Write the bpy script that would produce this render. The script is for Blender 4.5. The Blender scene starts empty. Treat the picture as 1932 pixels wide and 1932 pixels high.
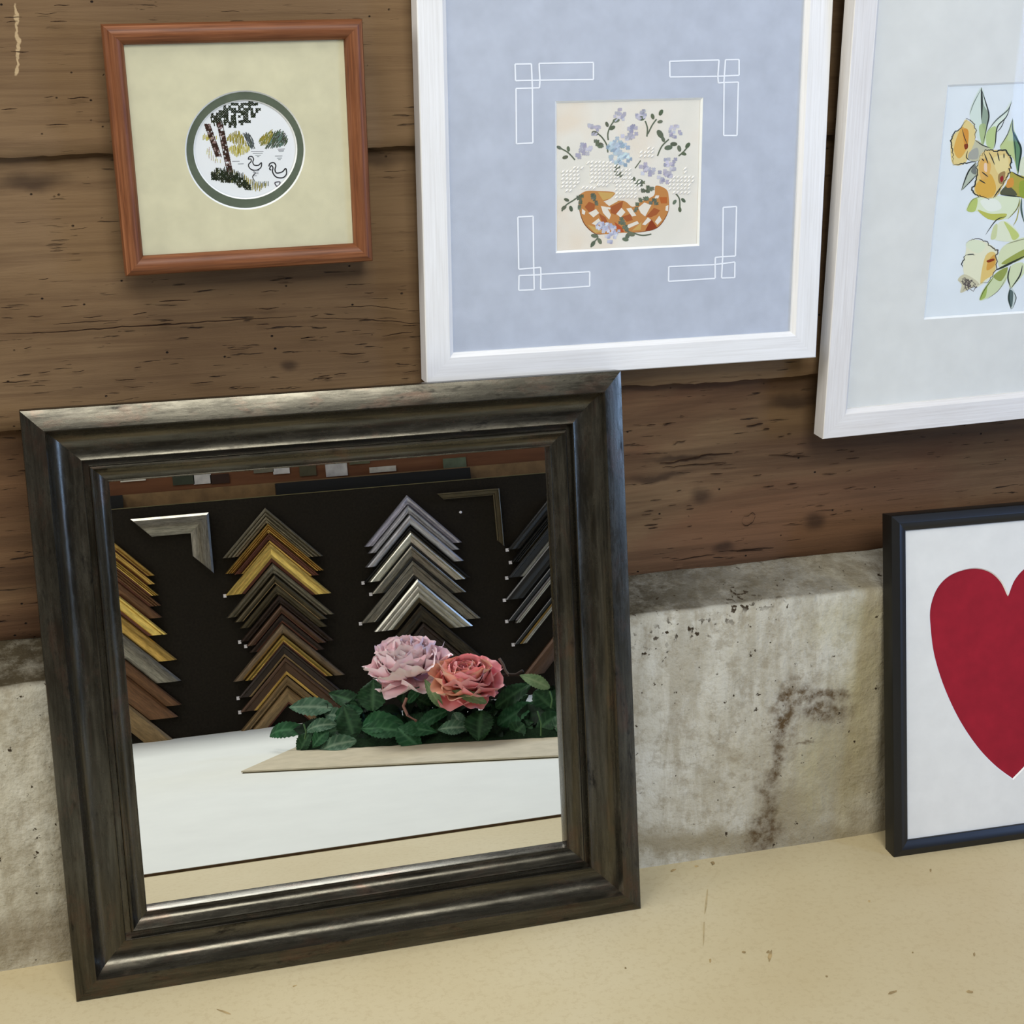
import bpy, bmesh, math, random
import numpy as np
from mathutils import Vector, Matrix, noise, Euler

random.seed(7)
C = bpy.context.scene.collection
SC = bpy.context.scene

# ------------------------------------------------------------------ camera, world, lights, exposure
CAM = dict(f=2906.53, C=(0.1098, -1.3666, 0.8657), pit=0.3063, yaw=0.2845, rol=-0.0043)
def RX(a): c, s = math.cos(a), math.sin(a); return np.array([[1, 0, 0], [0, c, -s], [0, s, c]])
def RY(a): c, s = math.cos(a), math.sin(a); return np.array([[c, 0, s], [0, 1, 0], [-s, 0, c]])
def RZ(a): c, s = math.cos(a), math.sin(a); return np.array([[c, -s, 0], [s, c, 0], [0, 0, 1]])
_R = RZ(-CAM['yaw']) @ RX(-CAM['pit'])
_r, _fw, _u = _R[:, 0], _R[:, 1], _R[:, 2]
_c, _s = math.cos(CAM['rol']), math.sin(CAM['rol'])
CR, CU, CF = _c*_r + _s*_u, -_s*_r + _c*_u, _fw
CC = np.array(CAM['C'])
cd = bpy.data.cameras.new('camera'); cam = bpy.data.objects.new('camera', cd); C.objects.link(cam)
cd.sensor_width = 36; cd.lens = 36*CAM['f']/1932; cd.clip_start = .01
M4 = Matrix(((CR[0], CU[0], -CF[0], CC[0]), (CR[1], CU[1], -CF[1], CC[1]), (CR[2], CU[2], -CF[2], CC[2]), (0, 0, 0, 1)))
cam.matrix_world = M4; SC.camera = cam

W = bpy.data.worlds.new('world'); SC.world = W; W.use_nodes = True
bg = W.node_tree.nodes['Background']; bg.inputs[0].default_value = (.96, .97, 1.0, 1); bg.inputs[1].default_value = .2
def area(name, loc, target, sx, sy, power, col):
    l = bpy.data.lights.new(name, 'AREA'); l.shape = 'RECTANGLE'; l.size = sx; l.size_y = sy; l.energy = power; l.color = col
    o = bpy.data.objects.new(name, l); C.objects.link(o); o.location = loc
    o.rotation_euler = (Vector(target) - Vector(loc)).to_track_quat('-Z', 'Y').to_euler()
    return o
area('high_window', (.40, -2.2, 2.2), (.3, 0, .4), 1.2, 1.0, 51, (.98, .985, .97))
area('skylight', (-.45, -.75, 2.3), (.3, -.6, .2), .8, .6, 16, (1.0, .97, .93))
area('left_window', (-2.3, -.45, 1.5), (.5, -1.1, .2), .9, .9, 26, (1.0, .97, .93))
area('side_window', (2.45, -1.6, .78), (.6, -.05, .5), .42, .75, 18, (.30, .50, 1.0))
SC.view_settings.view_transform = 'Standard'; SC.view_settings.look = 'None'
SC.view_settings.exposure = -0.1; SC.view_settings.gamma = 1.0
SC.view_settings.use_curve_mapping = False

# ------------------------------------------------------------------ measured layout
P = dict(h1=.2871, hp=.3003, p=.085, h2=.7583, h3=.5135)
FR = dict(
 m=dict(o=(.064, -.0708, 0.0), yaw=-.0047, tilt=-.1595, rol=0, W=.56, H=.5519),
 h=dict(o=(.9235, -.061, 0.0), yaw=-.0376, tilt=-.1641, rol=0, W=.31, H=.3769),
 a=dict(o=(.4331, .024, .5423), yaw=-.0148, tilt=-.0105, rol=-.003, W=.4028, H=.49),
 b=dict(o=(.8521, .024, .4553), yaw=.0128, tilt=.0516, rol=-.0126, W=.40, H=.50),
 w=dict(o=(.1646, .022, .6565), yaw=-.0062, tilt=.025, rol=-.0169, W=.2204, H=.2107))
for k, q in FR.items():
    q['R'] = RZ(q['yaw']) @ RX(q['tilt']) @ RY(q['rol']); q['o'] = np.array(q['o'])
    if k in 'abw':      # hung pictures sit 15 mm further back, same direction from the eye
        sc_ = (q['o'][1]+.015-CC[1])/(q['o'][1]-CC[1]); q['o'] = CC + (q['o']-CC)*sc_; q['W'] *= sc_; q['H'] *= sc_
def ray(px):
    v = (px[0]-966)*CR - (px[1]-966)*CU + CAM['f']*CF
    return v/np.linalg.norm(v)
def on_frame(k, px, depth=0.):
    q = FR[k]; n = q['R'][:, 1]; p0 = q['o'] + n*depth; v = ray(px)
    t = ((p0-CC) @ n)/(v @ n); w = CC + t*v - p0
    return float(w @ q['R'][:, 0]), float(w @ q['R'][:, 2])
def on_y(px, y):
    v = ray(px); t = (y-CC[1])/v[1]; return CC + t*v
def on_z(px, z):
    v = ray(px); t = (z-CC[2])/v[2]; return CC + t*v
MD = .0251
_mo = FR['m']['o'] + FR['m']['R'] @ np.array([0, MD, 0]); _mn = -FR['m']['R'][:, 1]
def mirror_ray(px):
    v = ray(px); t = ((_mo-CC) @ _mn)/(v @ _mn)
    return CC + t*v, v - 2*(v @ _mn)*_mn
def mir_y(px, y):
    p, v = mirror_ray(px); return p + v*(y-p[1])/v[1]
def mir_z(px, z=0.):
    p, v = mirror_ray(px); return p + v*(z-p[2])/v[2]
FB = np.array([.4461, -1.368, 0]); FE = np.array([.869, .494, 0]); FN = np.array([.494, -.869, 0])
def mir_f(px, t=0.):
    p, v = mirror_ray(px); k = ((FB + FN*t - p) @ FN)/(v @ FN); return p + v*k

# ------------------------------------------------------------------ object helpers
def link(name, me, m, parent=None, loc=None, rot=None):
    o = bpy.data.objects.new(name, me); C.objects.link(o)
    for q in (m if isinstance(m, (list, tuple)) else [m]):
        if q: me.materials.append(q)
    if parent: o.parent = parent
    if loc is not None: o.location = loc
    if rot is not None: o.rotation_euler = rot
    return o
def obj(name, bm, m, parent=None, loc=None, rot=None, smooth=None):
    me = bpy.data.meshes.new(name)
    bmesh.ops.recalc_face_normals(bm, faces=bm.faces)
    bm.to_mesh(me); bm.free()
    if smooth is not None:
        me.shade_smooth(); me.set_sharp_from_angle(angle=math.radians(smooth))
    return link(name, me, m, parent, loc, rot)
def tag(o, label=None, cat=None, group=None, kind=None):
    if label: o['label'] = label
    if cat: o['category'] = cat
    if group: o['group'] = group
    if kind: o['kind'] = kind
    return o
def thing(name, label, cat, loc=(0, 0, 0), rot=(0, 0, 0), group=None):
    o = bpy.data.objects.new(name, None); C.objects.link(o); o.location = loc; o.rotation_euler = rot
    o.empty_display_size = .05
    return tag(o, label, cat, group)
def box(bm, a, b):
    x0, y0, z0 = a; x1, y1, z1 = b
    v = [bm.verts.new(q) for q in ((x0, y0, z0), (x1, y0, z0), (x1, y1, z0), (x0, y1, z0), (x0, y0, z1), (x1, y0, z1), (x1, y1, z1), (x0, y1, z1))]
    for f in ((0, 1, 2, 3), (4, 5, 6, 7), (0, 1, 5, 4), (1, 2, 6, 5), (2, 3, 7, 6), (3, 0, 4, 7)): bm.faces.new([v[i] for i in f])
def tube(bm, pts, r, n=8):
    pts = [Vector(p) for p in pts]; rings = []
    for i, p in enumerate(pts):
        d = (pts[min(i+1, len(pts)-1)] - pts[max(i-1, 0)]).normalized()
        a = d.orthogonal().normalized(); b = d.cross(a)
        rr = r[i] if isinstance(r, (list, tuple)) else r
        rings.append([bm.verts.new(p + (a*math.cos(2*math.pi*k/n) + b*math.sin(2*math.pi*k/n))*rr) for k in range(n)])
    for A, B in zip(rings, rings[1:]):
        for k in range(n): bm.faces.new((A[k], A[(k+1) % n], B[(k+1) % n], B[k]))
    bm.faces.new(rings[0]); bm.faces.new(rings[-1])

# ------------------------------------------------------------------ materials
def lin(c): return tuple(((x/255/12.92) if x <= 10 else ((x/255+.055)/1.055)**2.4) for x in c)
def L4(c): return (*lin(c), 1)
class NT:
    def __init__(s, name):
        s.m = bpy.data.materials.new(name); s.m.use_nodes = True; s.t = s.m.node_tree
        s.b = s.t.nodes['Principled BSDF']; s.tc = s.n('ShaderNodeTexCoord')
    def n(s, t, **k):
        q = s.t.nodes.new(t)
        for a, v in k.items(): setattr(q, a, v)
        return q
    def l(s, a, b): s.t.links.new(a, b)
    def coord(s, scale=(1, 1, 1), loc=(0, 0, 0)):
        q = s.n('ShaderNodeMapping'); q.inputs['Scale'].default_value = scale; q.inputs['Location'].default_value = loc
        s.l(s.tc.outputs['Object'], q.inputs['Vector']); return q.outputs[0]
    def noise(s, scale=(1, 1, 1), detail=4, rough=.6, dist=0, loc=(0, 0, 0)):
        q = s.n('ShaderNodeTexNoise'); q.inputs['Scale'].default_value = 1; q.inputs['Detail'].default_value = detail
        q.inputs['Roughness'].default_value = rough; q.inputs['Distortion'].default_value = dist
        s.l(s.coord(scale, loc), q.inputs['Vector']); return q.outputs['Fac']
    def ramp(s, fac, stops):
        q = s.n('ShaderNodeValToRGB'); e = q.color_ramp.elements
        while len(e) < len(stops): e.new(.5)
        for i, (p, c) in enumerate(stops):
            e[i].position = p; e[i].color = (c, c, c, 1) if isinstance(c, (int, float)) else L4(c)
        s.l(fac, q.inputs[0]); return q.outputs[0]
    def mix(s, fac, a, b, mode='MIX'):
        q = s.n('ShaderNodeMix', data_type='RGBA', blend_type=mode)
        for sock, v in ((q.inputs[0], fac), (q.inputs[6], a), (q.inputs[7], b)):
            if isinstance(v, bpy.types.NodeSocket): s.l(v, sock)
            elif isinstance(v, (int, float)): sock.default_value = v
            else: sock.default_value = L4(v)
        return q.outputs[2]
    def math(s, op, a, b=0., clamp=False):
        q = s.n('ShaderNodeMath', operation=op, use_clamp=clamp)
        for sock, v in ((q.inputs[0], a), (q.inputs[1], b)):
            if isinstance(v, bpy.types.NodeSocket): s.l(v, sock)
            else: sock.default_value = v
        return q.outputs[0]
    def warped(s, amp=.02, scale=14):
        nz = s.n('ShaderNodeTexNoise'); nz.inputs['Scale'].default_value = scale; nz.inputs['Detail'].default_value = 5
        s.l(s.tc.outputs['Object'], nz.inputs['Vector'])
        a = s.n('ShaderNodeVectorMath', operation='SUBTRACT'); s.l(nz.outputs['Color'], a.inputs[0]); a.inputs[1].default_value = (.5, .5, .5)
        b = s.n('ShaderNodeVectorMath', operation='SCALE'); s.l(a.outputs[0], b.inputs[0]); b.inputs['Scale'].default_value = amp
        c = s.n('ShaderNodeVectorMath', operation='ADD'); s.l(s.tc.outputs['Object'], c.inputs[0]); s.l(b.outputs[0], c.inputs[1])
        return c.outputs[0]
    def blobs(s, vec, lst, soft=.5):
        # soft stain shapes: union of ellipses (x, z, rx, rz, angle) in object space
        out = None
        for (x, z, rx, rz, an) in lst:
            q = s.n('ShaderNodeMapping', vector_type='TEXTURE'); q.inputs['Location'].default_value = (x, 0, z)
            q.inputs['Rotation'].default_value = (0, an, 0); q.inputs['Scale'].default_value = (rx, 1000, rz)
            s.l(vec, q.inputs['Vector'])
            ln = s.n('ShaderNodeVectorMath', operation='LENGTH'); s.l(q.outputs[0], ln.inputs[0])
            r = s.n('ShaderNodeMapRange', interpolation_type='SMOOTHSTEP'); s.l(ln.outputs['Value'], r.inputs[0])
            r.inputs[1].default_value = 1+soft; r.inputs[2].default_value = 1-soft
            out = r.outputs[0] if out is None else s.math('MAXIMUM', out, r.outputs[0])
        return out
    def bump(s, h, strength=.3, dist=.002, prev=None):
        q = s.n('ShaderNodeBump'); q.inputs['Strength'].default_value = strength; q.inputs['Distance'].default_value = dist
        s.l(h, q.inputs['Height'])
        if prev: s.l(prev, q.inputs['Normal'])
        return q.outputs[0]
    def done(s, col=None, rough=.6, metal=0., normal=None, spec=.5, coat=0.):
        for k, v in (('Base Color', col), ('Roughness', rough), ('Metallic', metal), ('Specular IOR Level', spec), ('Coat Weight', coat)):
            if v is None: continue
            if isinstance(v, bpy.types.NodeSocket): s.l(v, s.b.inputs[k])
            elif k == 'Base Color': s.b.inputs[k].default_value = L4(v)
            else: s.b.inputs[k].default_value = v
        if normal: s.l(normal, s.b.inputs['Normal'])
        return s.m
def plain(name, col, rough=.6, metal=0., spec=.5, var=.06, scale=60, bump=0., coat=0.):
    q = NT(name); f = q.noise((scale,)*3, 4)
    c2 = tuple(max(0, x*(1-var)) for x in col); c3 = tuple(min(255, x*(1+var)) for x in col)
    cc = q.ramp(f, [(.3, c2), (.7, c3)])
    nm = q.bump(q.noise((scale*8,)*3, 3), bump, .0006) if bump else None
    return q.done(cc, rough, metal, nm, spec, coat)

def mat_planks(name, tone, red, spots=(), pale=()):
    q = NT(name)
    big = q.noise((2.2, 1, 5), 4, .6, .4, (3*tone, 0, 1.7))
    base = q.ramp(big, [(.30, (100, 77, 52)), (.5, (117, 93, 65)), (.72, (129, 105, 77))])
    if red: base = q.mix(q.ramp(q.noise((3.5, 1, 8), 5, .6, .8, (1, 0, 3)), [(.36, .0), (.62, .7)]), base, (106, 72, 50))
    grain = q.noise((5, 1, 110), 6, .68, .5, (tone, 0, 0))
    base = q.mix(q.ramp(grain, [(.36, .42), (.54, 0.)]), base, (80, 58, 39))
    if red: base = q.mix(q.ramp(q.noise((1.2, 1, 15), 4, .6, 1.2, (7, 0, 0)), [(.42, .62), (.6, 0.)]), base, (66, 46, 31))
    dash = q.ramp(q.noise((26, 1, 260), 3, .55, .25, (tone*2, 0, 5)), [(.30, 1.), (.36, 0.)])
    patch = q.ramp(q.noise((5, 1, 9), 3, .5, 0, (9, 0, tone)), [(.40, 0.), (.56, 1.)])
    cr = q.math('MULTIPLY', dash, patch)
    base = q.mix(q.math('MULTIPLY', cr, .9), base, (38, 26, 18))
    vo = q.n('ShaderNodeTexVoronoi'); vo.inputs['Scale'].default_value = 62; q.l(q.coord((1, 1, 1.25)), vo.inputs['Vector'])
    hole = q.ramp(vo.outputs['Distance'], [(.05, 1.), (.09, 0.)])
    vo2 = q.ramp(q.noise((30, 30, 30), 2, .5, 0, (4, 4, 4)), [(.52, 0.), (.56, 1.)])
    hole = q.math('MULTIPLY', hole, vo2)
    base = q.mix(hole, base, (26, 18, 12))
    wv = q.warped(.02, 22)
    if spots: base = q.mix(q.math('MULTIPLY', q.blobs(wv, spots, .7), .68), base, (40, 27, 19))
    if pale: base = q.mix(q.math('MULTIPLY', q.blobs(q.warped(.012, 60), pale, .3), .8), base, (190, 165, 125))
    nm = q.bump(grain, .5, .0015)
    inv = q.math('SUBTRACT', 1., q.math('MAXIMUM', cr, hole))
    nm = q.bump(inv, .8, .002, nm)
    return q.done(base, .82, 0, nm, .2)

def mat_concrete():
    q = NT('rough_concrete')
    big = q.noise((5, 5, 5), 5, .65, .5)
    base = q.ramp(big, [(.28, (158, 148, 122)), (.46, (190, 184, 164)), (.66, (206, 203, 188))])
    sm = q.noise((60, 60, 60), 5, .7)
    base = q.mix(q.ramp(sm, [(.36, .5), (.5, 0.)]), base, (140, 128, 104))
    def w(px, y=0.): v = on_y(px, y); return v[0], v[2]
    def el(px, rx, ry, an=0): x, z = w(px); return (x, z, rx/2000, ry/2000, an)
    wv = q.warped(.05, 26)
    damp = q.blobs(wv, [el((1600, 1420), 110, 130), el((1500, 1530), 90, 80), el((1640, 1250), 40, 190), el((1310, 1590), 240, 34, .14), el((1560, 1580), 160, 40, .12)], .7)
    base = q.mix(q.math('MULTIPLY', damp, .8), base, (138, 126, 96))
    ye = q.blobs(wv, [el((1600, 1180), 90, 60), el((1630, 1300), 60, 120), el((1560, 1450), 80, 110)], .8)
    base = q.mix(q.math('MULTIPLY', ye, .5), base, (178, 168, 126))
    st = q.ramp(q.noise((34, 34, 7), 5, .7, .4, (3, 3, 3)), [(.40, .5), (.56, 0.)])
    base = q.mix(st, base, (150, 140, 116))
    dark = q.blobs(q.warped(.045, 34), [el((1492, 1325), 30, 44), el((1480, 1370), 18, 70, .1), el((1468, 1440), 19, 80, .35), el((1450, 1530), 18, 70, .15), el((1438, 1575), 40, 40), el((1550, 1316), 80, 14, .1), el((1560, 1345), 60, 20, .1), el((1520, 1405), 26, 5, .1), el((1588, 1312), 22, 16)], .8)
    fine = q.ramp(q.noise((120, 120, 120), 3, .7), [(.36, 1.), (.6, .45)])
    base = q.mix(q.math('MULTIPLY', q.math('MULTIPLY', dark, fine), 1.), base, (88, 70, 46))
    low = q.blobs(wv, [(-.02, .03, .16, .028, 0)], .7)
    base = q.mix(q.math('MULTIPLY', low, .5), base, (120, 106, 82))
    # dirt lying on the sloping ledge
    sx = q.n('ShaderNodeSeparateXYZ'); q.l(q.tc.outputs['Object'], sx.inputs[0])
    led = q.n('ShaderNodeMapRange'); q.l(sx.outputs['Y'], led.inputs[0]); led.inputs[1].default_value = .009; led.inputs[2].default_value = .016
    lx = q.n('ShaderNodeMapRange'); q.l(sx.outputs['X'], lx.inputs[0]); lx.inputs[1].default_value = .62; lx.inputs[2].default_value = .95; lx.inputs[3].default_value = 1.; lx.inputs[4].default_value = .42
    dirt = q.ramp(q.noise((34, 34, 34), 6, .75), [(.46, 1.), (.72, .6)])
    base = q.mix(q.math('MULTIPLY', q.math('MULTIPLY', led.outputs[0], lx.outputs[0]), dirt), base, (66, 58, 42))
    pit = q.ramp(q.noise((95, 95, 95), 3, .6, 0, (2, 2, 2)), [(.29, 1.), (.33, 0.)])
    pz_ = q.blobs(wv, [el((1300, 1190), 110, 26, -.12), el((1210, 1172), 40, 8), el((1420, 1150), 60, 16)], .6)
    pit = q.math('MAXIMUM', pit, q.math('MULTIPLY', pz_, q.ramp(q.noise((150, 150, 150), 2, .5, 0, (5, 5, 5)), [(.36, 1.), (.41, 0.)])))
    base = q.mix(pit, base, (60, 50, 36))
    nm = q.bump(sm, .9, .003); nm = q.bump(q.noise((22, 22, 22), 4), .6, .008, nm)
    return q.done(base, .92, 0, nm, .15)

def mat_rail(name, a, b, c, rough=.5, gscale=(14, 420, 420), spec=.4, bump=.12, coat=0.):
    q = NT(name); g = q.noise(gscale, 5, .65, .3); big = q.noise((9, 40, 40), 3)
    col = q.ramp(g, [(.32, a), (.5, b), (.7, c)])
    col = q.mix(q.ramp(big, [(.4, .35), (.6, 0.)]), col, a)
    return q.done(col, rough, 0, q.bump(g, bump, .0008), spec, coat)
def mat_pewter():
    q = NT('dark_burnished_pewter')
    g = q.noise((10, 160, 160), 6, .7, .3); pt = q.noise((16, 40, 40), 5, .7, .4, (3, 1, 2)); wear = q.noise((24, 90, 90), 6, .75, .2, (6, 2, 1))
    col = q.ramp(g, [(.3, (50, 47, 39)), (.55, (80, 76, 65)), (.8, (104, 99, 87))])
    col = q.mix(q.ramp(pt, [(.52, 0.), (.72, .55)]), col, (98, 72, 58))
    col = q.mix(q.ramp(wear, [(.30, .85), (.42, 0.)]), col, (22, 20, 16))
    rg = q.ramp(wear, [(.3, .40), (.6, .19)])
    return q.done(col, rg, .85, q.bump(wear, .16, .0006), .6)
def mat_metal(name, col, rough=.32, metal=.85, var=.25):
    q = NT(name); g = q.noise((40, 300, 300), 5, .7)
    c = q.ramp(g, [(.3, tuple(x*(1-var) for x in col)), (.7, tuple(min(255, x*(1+var*.4)) for x in col))])
    return q.done(c, rough, metal, q.bump(g, .1, .0005), .5)
def mat_attr(name, rough=.85, spec=.2, bump=.0, bs=900):
    q = NT(name); a = q.n('ShaderNodeAttribute', attribute_name='Col')
    nm = q.bump(q.noise((bs,)*3, 2), bump, .0004) if bump else None
    return q.done(a.outputs['Color'], rough, 0, nm, spec)
def mat_glass():
    q = NT('picture_glass'); t = q.t; t.nodes.remove(q.b)
    tr = q.n('ShaderNodeBsdfTransparent'); tr.inputs[0].default_value = (.995, .998, .996, 1)
    gl = q.n('ShaderNodeBsdfGlossy'); gl.inputs['Roughness'].default_value = .02
    fr = q.n('ShaderNodeFresnel'); fr.inputs[0].default_value = 1.2
    mx = q.n('ShaderNodeMixShader'); ge = q.n('ShaderNodeNewGeometry'); fac = q.math('MULTIPLY', fr.outputs[0], q.math('SUBTRACT', 1., ge.outputs['Backfacing'])); q.l(fac, mx.inputs[0]); q.l(tr.outputs[0], mx.inputs[1]); q.l(gl.outputs[0], mx.inputs[2])
    q.l(mx.outputs[0], t.nodes['Material Output'].inputs['Surface']); return q.m
def mat_mirror():
    q = NT('mirror_silvering'); return q.done((245, 247, 246), .0, 1.)
def mat_mdf():
    q = NT('fibreboard_top')
    big = q.noise((2.5, 2.5, 2.5), 4, .6); fine = q.noise((160, 160, 160), 4, .7)
    col = q.ramp(big, [(.3, (192, 175, 134)), (.6, (202, 188, 150)), (.8, (208, 196, 162))])
    col = q.mix(q.ramp(fine, [(.35, .3), (.5, 0.)]), col, (176, 156, 116))
    return q.done(col, .55, 0, q.bump(fine, .08, .0005), .35)

M = dict(
 conc=mat_concrete(), pewter=mat_pewter(), glass=mat_glass(), mirror=mat_mirror(), mdf=mat_mdf(),
 oak=mat_rail('orange_stained_wood', (88, 50, 28), (122, 74, 44), (148, 96, 62), .42, (10, 300, 300), .25),
 white=mat_rail('white_grained_paint', (222, 221, 218), (232, 232, 230), (238, 238, 237), .5, (12, 520, 520), .4, .1),
 cream=mat_rail('warm_white_grained_paint', (216, 212, 206), (228, 225, 220), (234, 232, 228), .5, (12, 520, 520), .4, .2),
 black=plain('black_satin_paint', (13, 13, 12), .38, 0, .5, .15),
 lav=plain('lavender_mat_card', (184, 190, 202), .9, 0, .15, .03, 40), ecru=plain('pale_straw_mat_card', (206, 200, 168), .9, 0, .15, .03, 40),
 offw=plain('off_white_mat_card', (222, 222, 216), .9, 0, .15, .015, 40), wcore=plain('white_bevel_core', (240, 241, 238), .85, 0, .15, .01),
 greenm=plain('grey_green_mat_card', (92, 100, 84), .9, 0, .15, .05, 80), red=plain('deep_red_card', (148, 28, 42), .85, 0, .2, .05, 50),
 paper=plain('cool_white_paper', (226, 232, 233), .9, 0, .15, .012, 30), art=mat_attr('stitched_and_painted_colours', .9, .15),
 back=plain('brown_backing_board', (96, 78, 58), .9, 0, .2), sheet=plain('white_board_face', (216, 217, 208), .7, 0, .3, .012, 12),
 brown=plain('brown_board_edge', (84, 66, 48), .9, 0, .1), card=plain('grey_beige_card', (186, 176, 152), .9, 0, .15, .04, 30),
 carde=plain('card_edge_olive', (104, 96, 68), .9, 0, .1), felt=plain('black_brown_felt', (34, 30, 24), .95, 0, .1, .15, 200, .2),
 tagm=plain('white_price_label', (222, 216, 216), .8, 0, .2), dark=plain('near_black_plastic', (10, 10, 9), .6, 0, .3))

# ------------------------------------------------------------------ flat drawing (stitches, paint) as coloured mesh on a frame's plane
class Art:
    def __init__(s, kind, sc, ox, oy, depth):
        s.k, s.sc, s.ox, s.oy, s.d = kind, sc, ox, oy, depth; s.f = []
    def pt(s, p): return on_frame(s.k, (s.ox + p[0]*s.sc, s.oy + p[1]*s.sc), s.d)
    def poly(s, pts, col, lay=0): s.f.append(([s.pt(p) for p in pts], col, lay))
    def stroke(s, pts, w, col, lay=0, taper=False):
        n = len(pts); A, B = [], []
        for i, p in enumerate(pts):
            q0 = pts[max(i-1, 0)]; q1 = pts[min(i+1, n-1)]
            dx, dy = q1[0]-q0[0], q1[1]-q0[1]; l = math.hypot(dx, dy) or 1
            ww = w[i] if isinstance(w, (list, tuple)) else w*(1 if not taper else max(.12, math.sin(math.pi*(i+.35)/(n-.3))))
            A.append((p[0]-dy/l*ww/2, p[1]+dx/l*ww/2)); B.append((p[0]+dy/l*ww/2, p[1]-dx/l*ww/2))
        for i in range(n-1): s.poly([A[i], A[i+1], B[i+1], B[i]], col, lay)
    def curve(s, pts, w, col, lay=0, taper=True, k=6): s.stroke(smooth_pts(pts, k), w, col, lay, taper)
    def blob(s, pts, col, lay=0, k=5): s.poly(smooth_pts(pts + [pts[0]], k, True)[:-1], col, lay)
    def cross(s, x, y, r, col, lay=0, w=.42):
        s.stroke([(x-r, y-r), (x+r, y+r)], r*w*2, col, lay); s.stroke([(x-r, y+r), (x+r, y-r)], r*w*2, col, lay+.5)
    def build(s, name, m, parent, step=2.5e-5):
        bm = bmesh.new(); lay = bm.loops.layers.float_color.new('Col')
        for i, (pts, col, l) in enumerate(s.f):
            try: fc = bm.faces.new([bm.verts.new((x, s.d - .0001 - l*step - (i % 40)*2e-7, z)) for x, z in pts])
            except ValueError: continue
            for lp in fc.loops: lp[lay] = L4(col)
        me = bpy.data.meshes.new(name); bm.to_mesh(me); bm.free()
        return link(name, me, m, parent)
def smooth_pts(pts, k=6, closed=False):
    out = []; n = len(pts)
    for i in range(n-1):
        if closed: p0 = pts[i-1] if i else pts[-2]; p3 = pts[i+2] if i+2 < n else pts[1]
        else: p0 = pts[max(i-1, 0)]; p3 = pts[min(i+2, n-1)]
        p1, p2 = pts[i], pts[i+1]
        for j in range(k):
            t = j/k
            out.append(tuple(.5*((2*p1[q]) + (-p0[q]+p2[q])*t + (2*p0[q]-5*p1[q]+4*p2[q]-p3[q])*t*t + (-p0[q]+3*p1[q]-3*p2[q]+p3[q])*t**3) for q in range(len(p1))))
    out.append(tuple(pts[-1])); return out
def inside(p, poly):
    x, y = p; r = False; j = len(poly)-1
    for i in range(len(poly)):
        a, b = poly[i], poly[j]
        if (a[1] > y) != (b[1] > y) and x < (b[0]-a[0])*(y-a[1])/(b[1]-a[1]) + a[0]: r = not r
        j = i
    return r
def scatter(poly, step, jit=0., slant=0.):
    xs = [p[0] for p in poly]; ys = [p[1] for p in poly]; y = min(ys)
    while y < max(ys):
        x = min(xs)
        while x < max(xs):
            q = (x + random.uniform(-jit, jit) + slant*(y-min(ys)), y + random.uniform(-jit, jit))
            if inside(q, poly): yield q
            x += step
        y += step
def jitc(c, a=10):
    d = random.uniform(-a, a); return tuple(max(0, min(255, x + d + random.uniform(-a*.3, a*.3))) for x in c)

# ------------------------------------------------------------------ setting: plank wall, plinth, bench top, rear wall
def plank(name, z0, z1, y0, y1, m, seed, rag=.004):
    bm = bmesh.new(); nx, nz = 520, 34; x0, x1 = -.9, 2.1; g = []
    for j in range(nz+1):
        t = j/nz; row = []
        for i in range(nx+1):
            x = x0 + (x1-x0)*i/nx; e = 0
            if j <= 2: e = (noise.noise((x*9, seed, 0))*rag + noise.noise((x*45, seed, 3))*rag*.5 + noise.noise((x*160, seed, 5))*rag*.3)*(1-j/3)
            z = z0 + (z1-z0)*t + e
            y = y0 + (y1-y0)*t + noise.noise((x*2.2, z*9, seed))*.0012 + noise.noise((x*12, z*60, seed))*.0006
            if j == 0: y += .004 + abs(noise.noise((x*30, seed, 1)))*.003
            row.append(bm.verts.new((x, y, z)))
        g.append(row)
    for j in range(nz):
        for i in range(nx): bm.faces.new((g[j][i], g[j][i+1], g[j+1][i+1], g[j+1][i]))
    yb = .1
    lo = [bm.verts.new((v.co.x, yb, v.co.z+.003)) for v in g[0]]; hi = [bm.verts.new((v.co.x, yb, v.co.z)) for v in g[-1]]
    for i in range(nx):
        bm.faces.new((g[0][i], lo[i], lo[i+1], g[0][i+1])); bm.faces.new((g[-1][i], g[-1][i+1], hi[i+1], hi[i])); bm.faces.new((lo[i], hi[i], hi[i+1], lo[i+1]))
    for a in (0, nx): bm.faces.new([g[j][a] for j in range(nz+1)] + [hi[a], lo[a]])
    return tag(obj(name, bm, m, smooth=40), kind='structure')
def wp(px, y=.075): v = on_y(px, y); return float(v[0]), float(v[2])
def spot(px, rx, rz, an=0): x, z = wp(px); return (x, z, rx/1950, rz/1950, an)
low_spots = [spot((1330, 942), 22, 16), spot((1545, 990), 24, 18), spot((1370, 1040), 22, 12), spot((1500, 760), 50, 14), spot((1250, 905), 60, 7), spot((1290, 870), 70, 5)]
mid_spots = [spot((541, 688), 13, 9), spot((60, 345), 55, 13), spot((700, 300), 60, 14)]
pale_spots = [spot((33, 20+i*16), 3.4 if i % 2 else 2.4, 9) for i in range(8)]
mp1 = mat_planks('aged_plank_lower', 1.0, True, low_spots); mp2 = mat_planks('aged_plank_middle', 2.3, False, mid_spots); mp3 = mat_planks('aged_plank_upper', 4.1, False, (), pale_spots)
p, h1, hp, h2, h3 = P['p'], P['h1'], P['hp'], P['h2'], P['h3']
w1 = plank('wall_back_lower_board', hp, h3+.03, p, p, mp1, 1.3, .0015)
w2 = plank('wall_back_middle_board', h3, h2+.03, p-.018, p-.001, mp2, 4.7, .003)
w3 = plank('wall_back_upper_board', h2, 1.0, p-.018, p-.004, mp3, 8.9, .0035)
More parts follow.
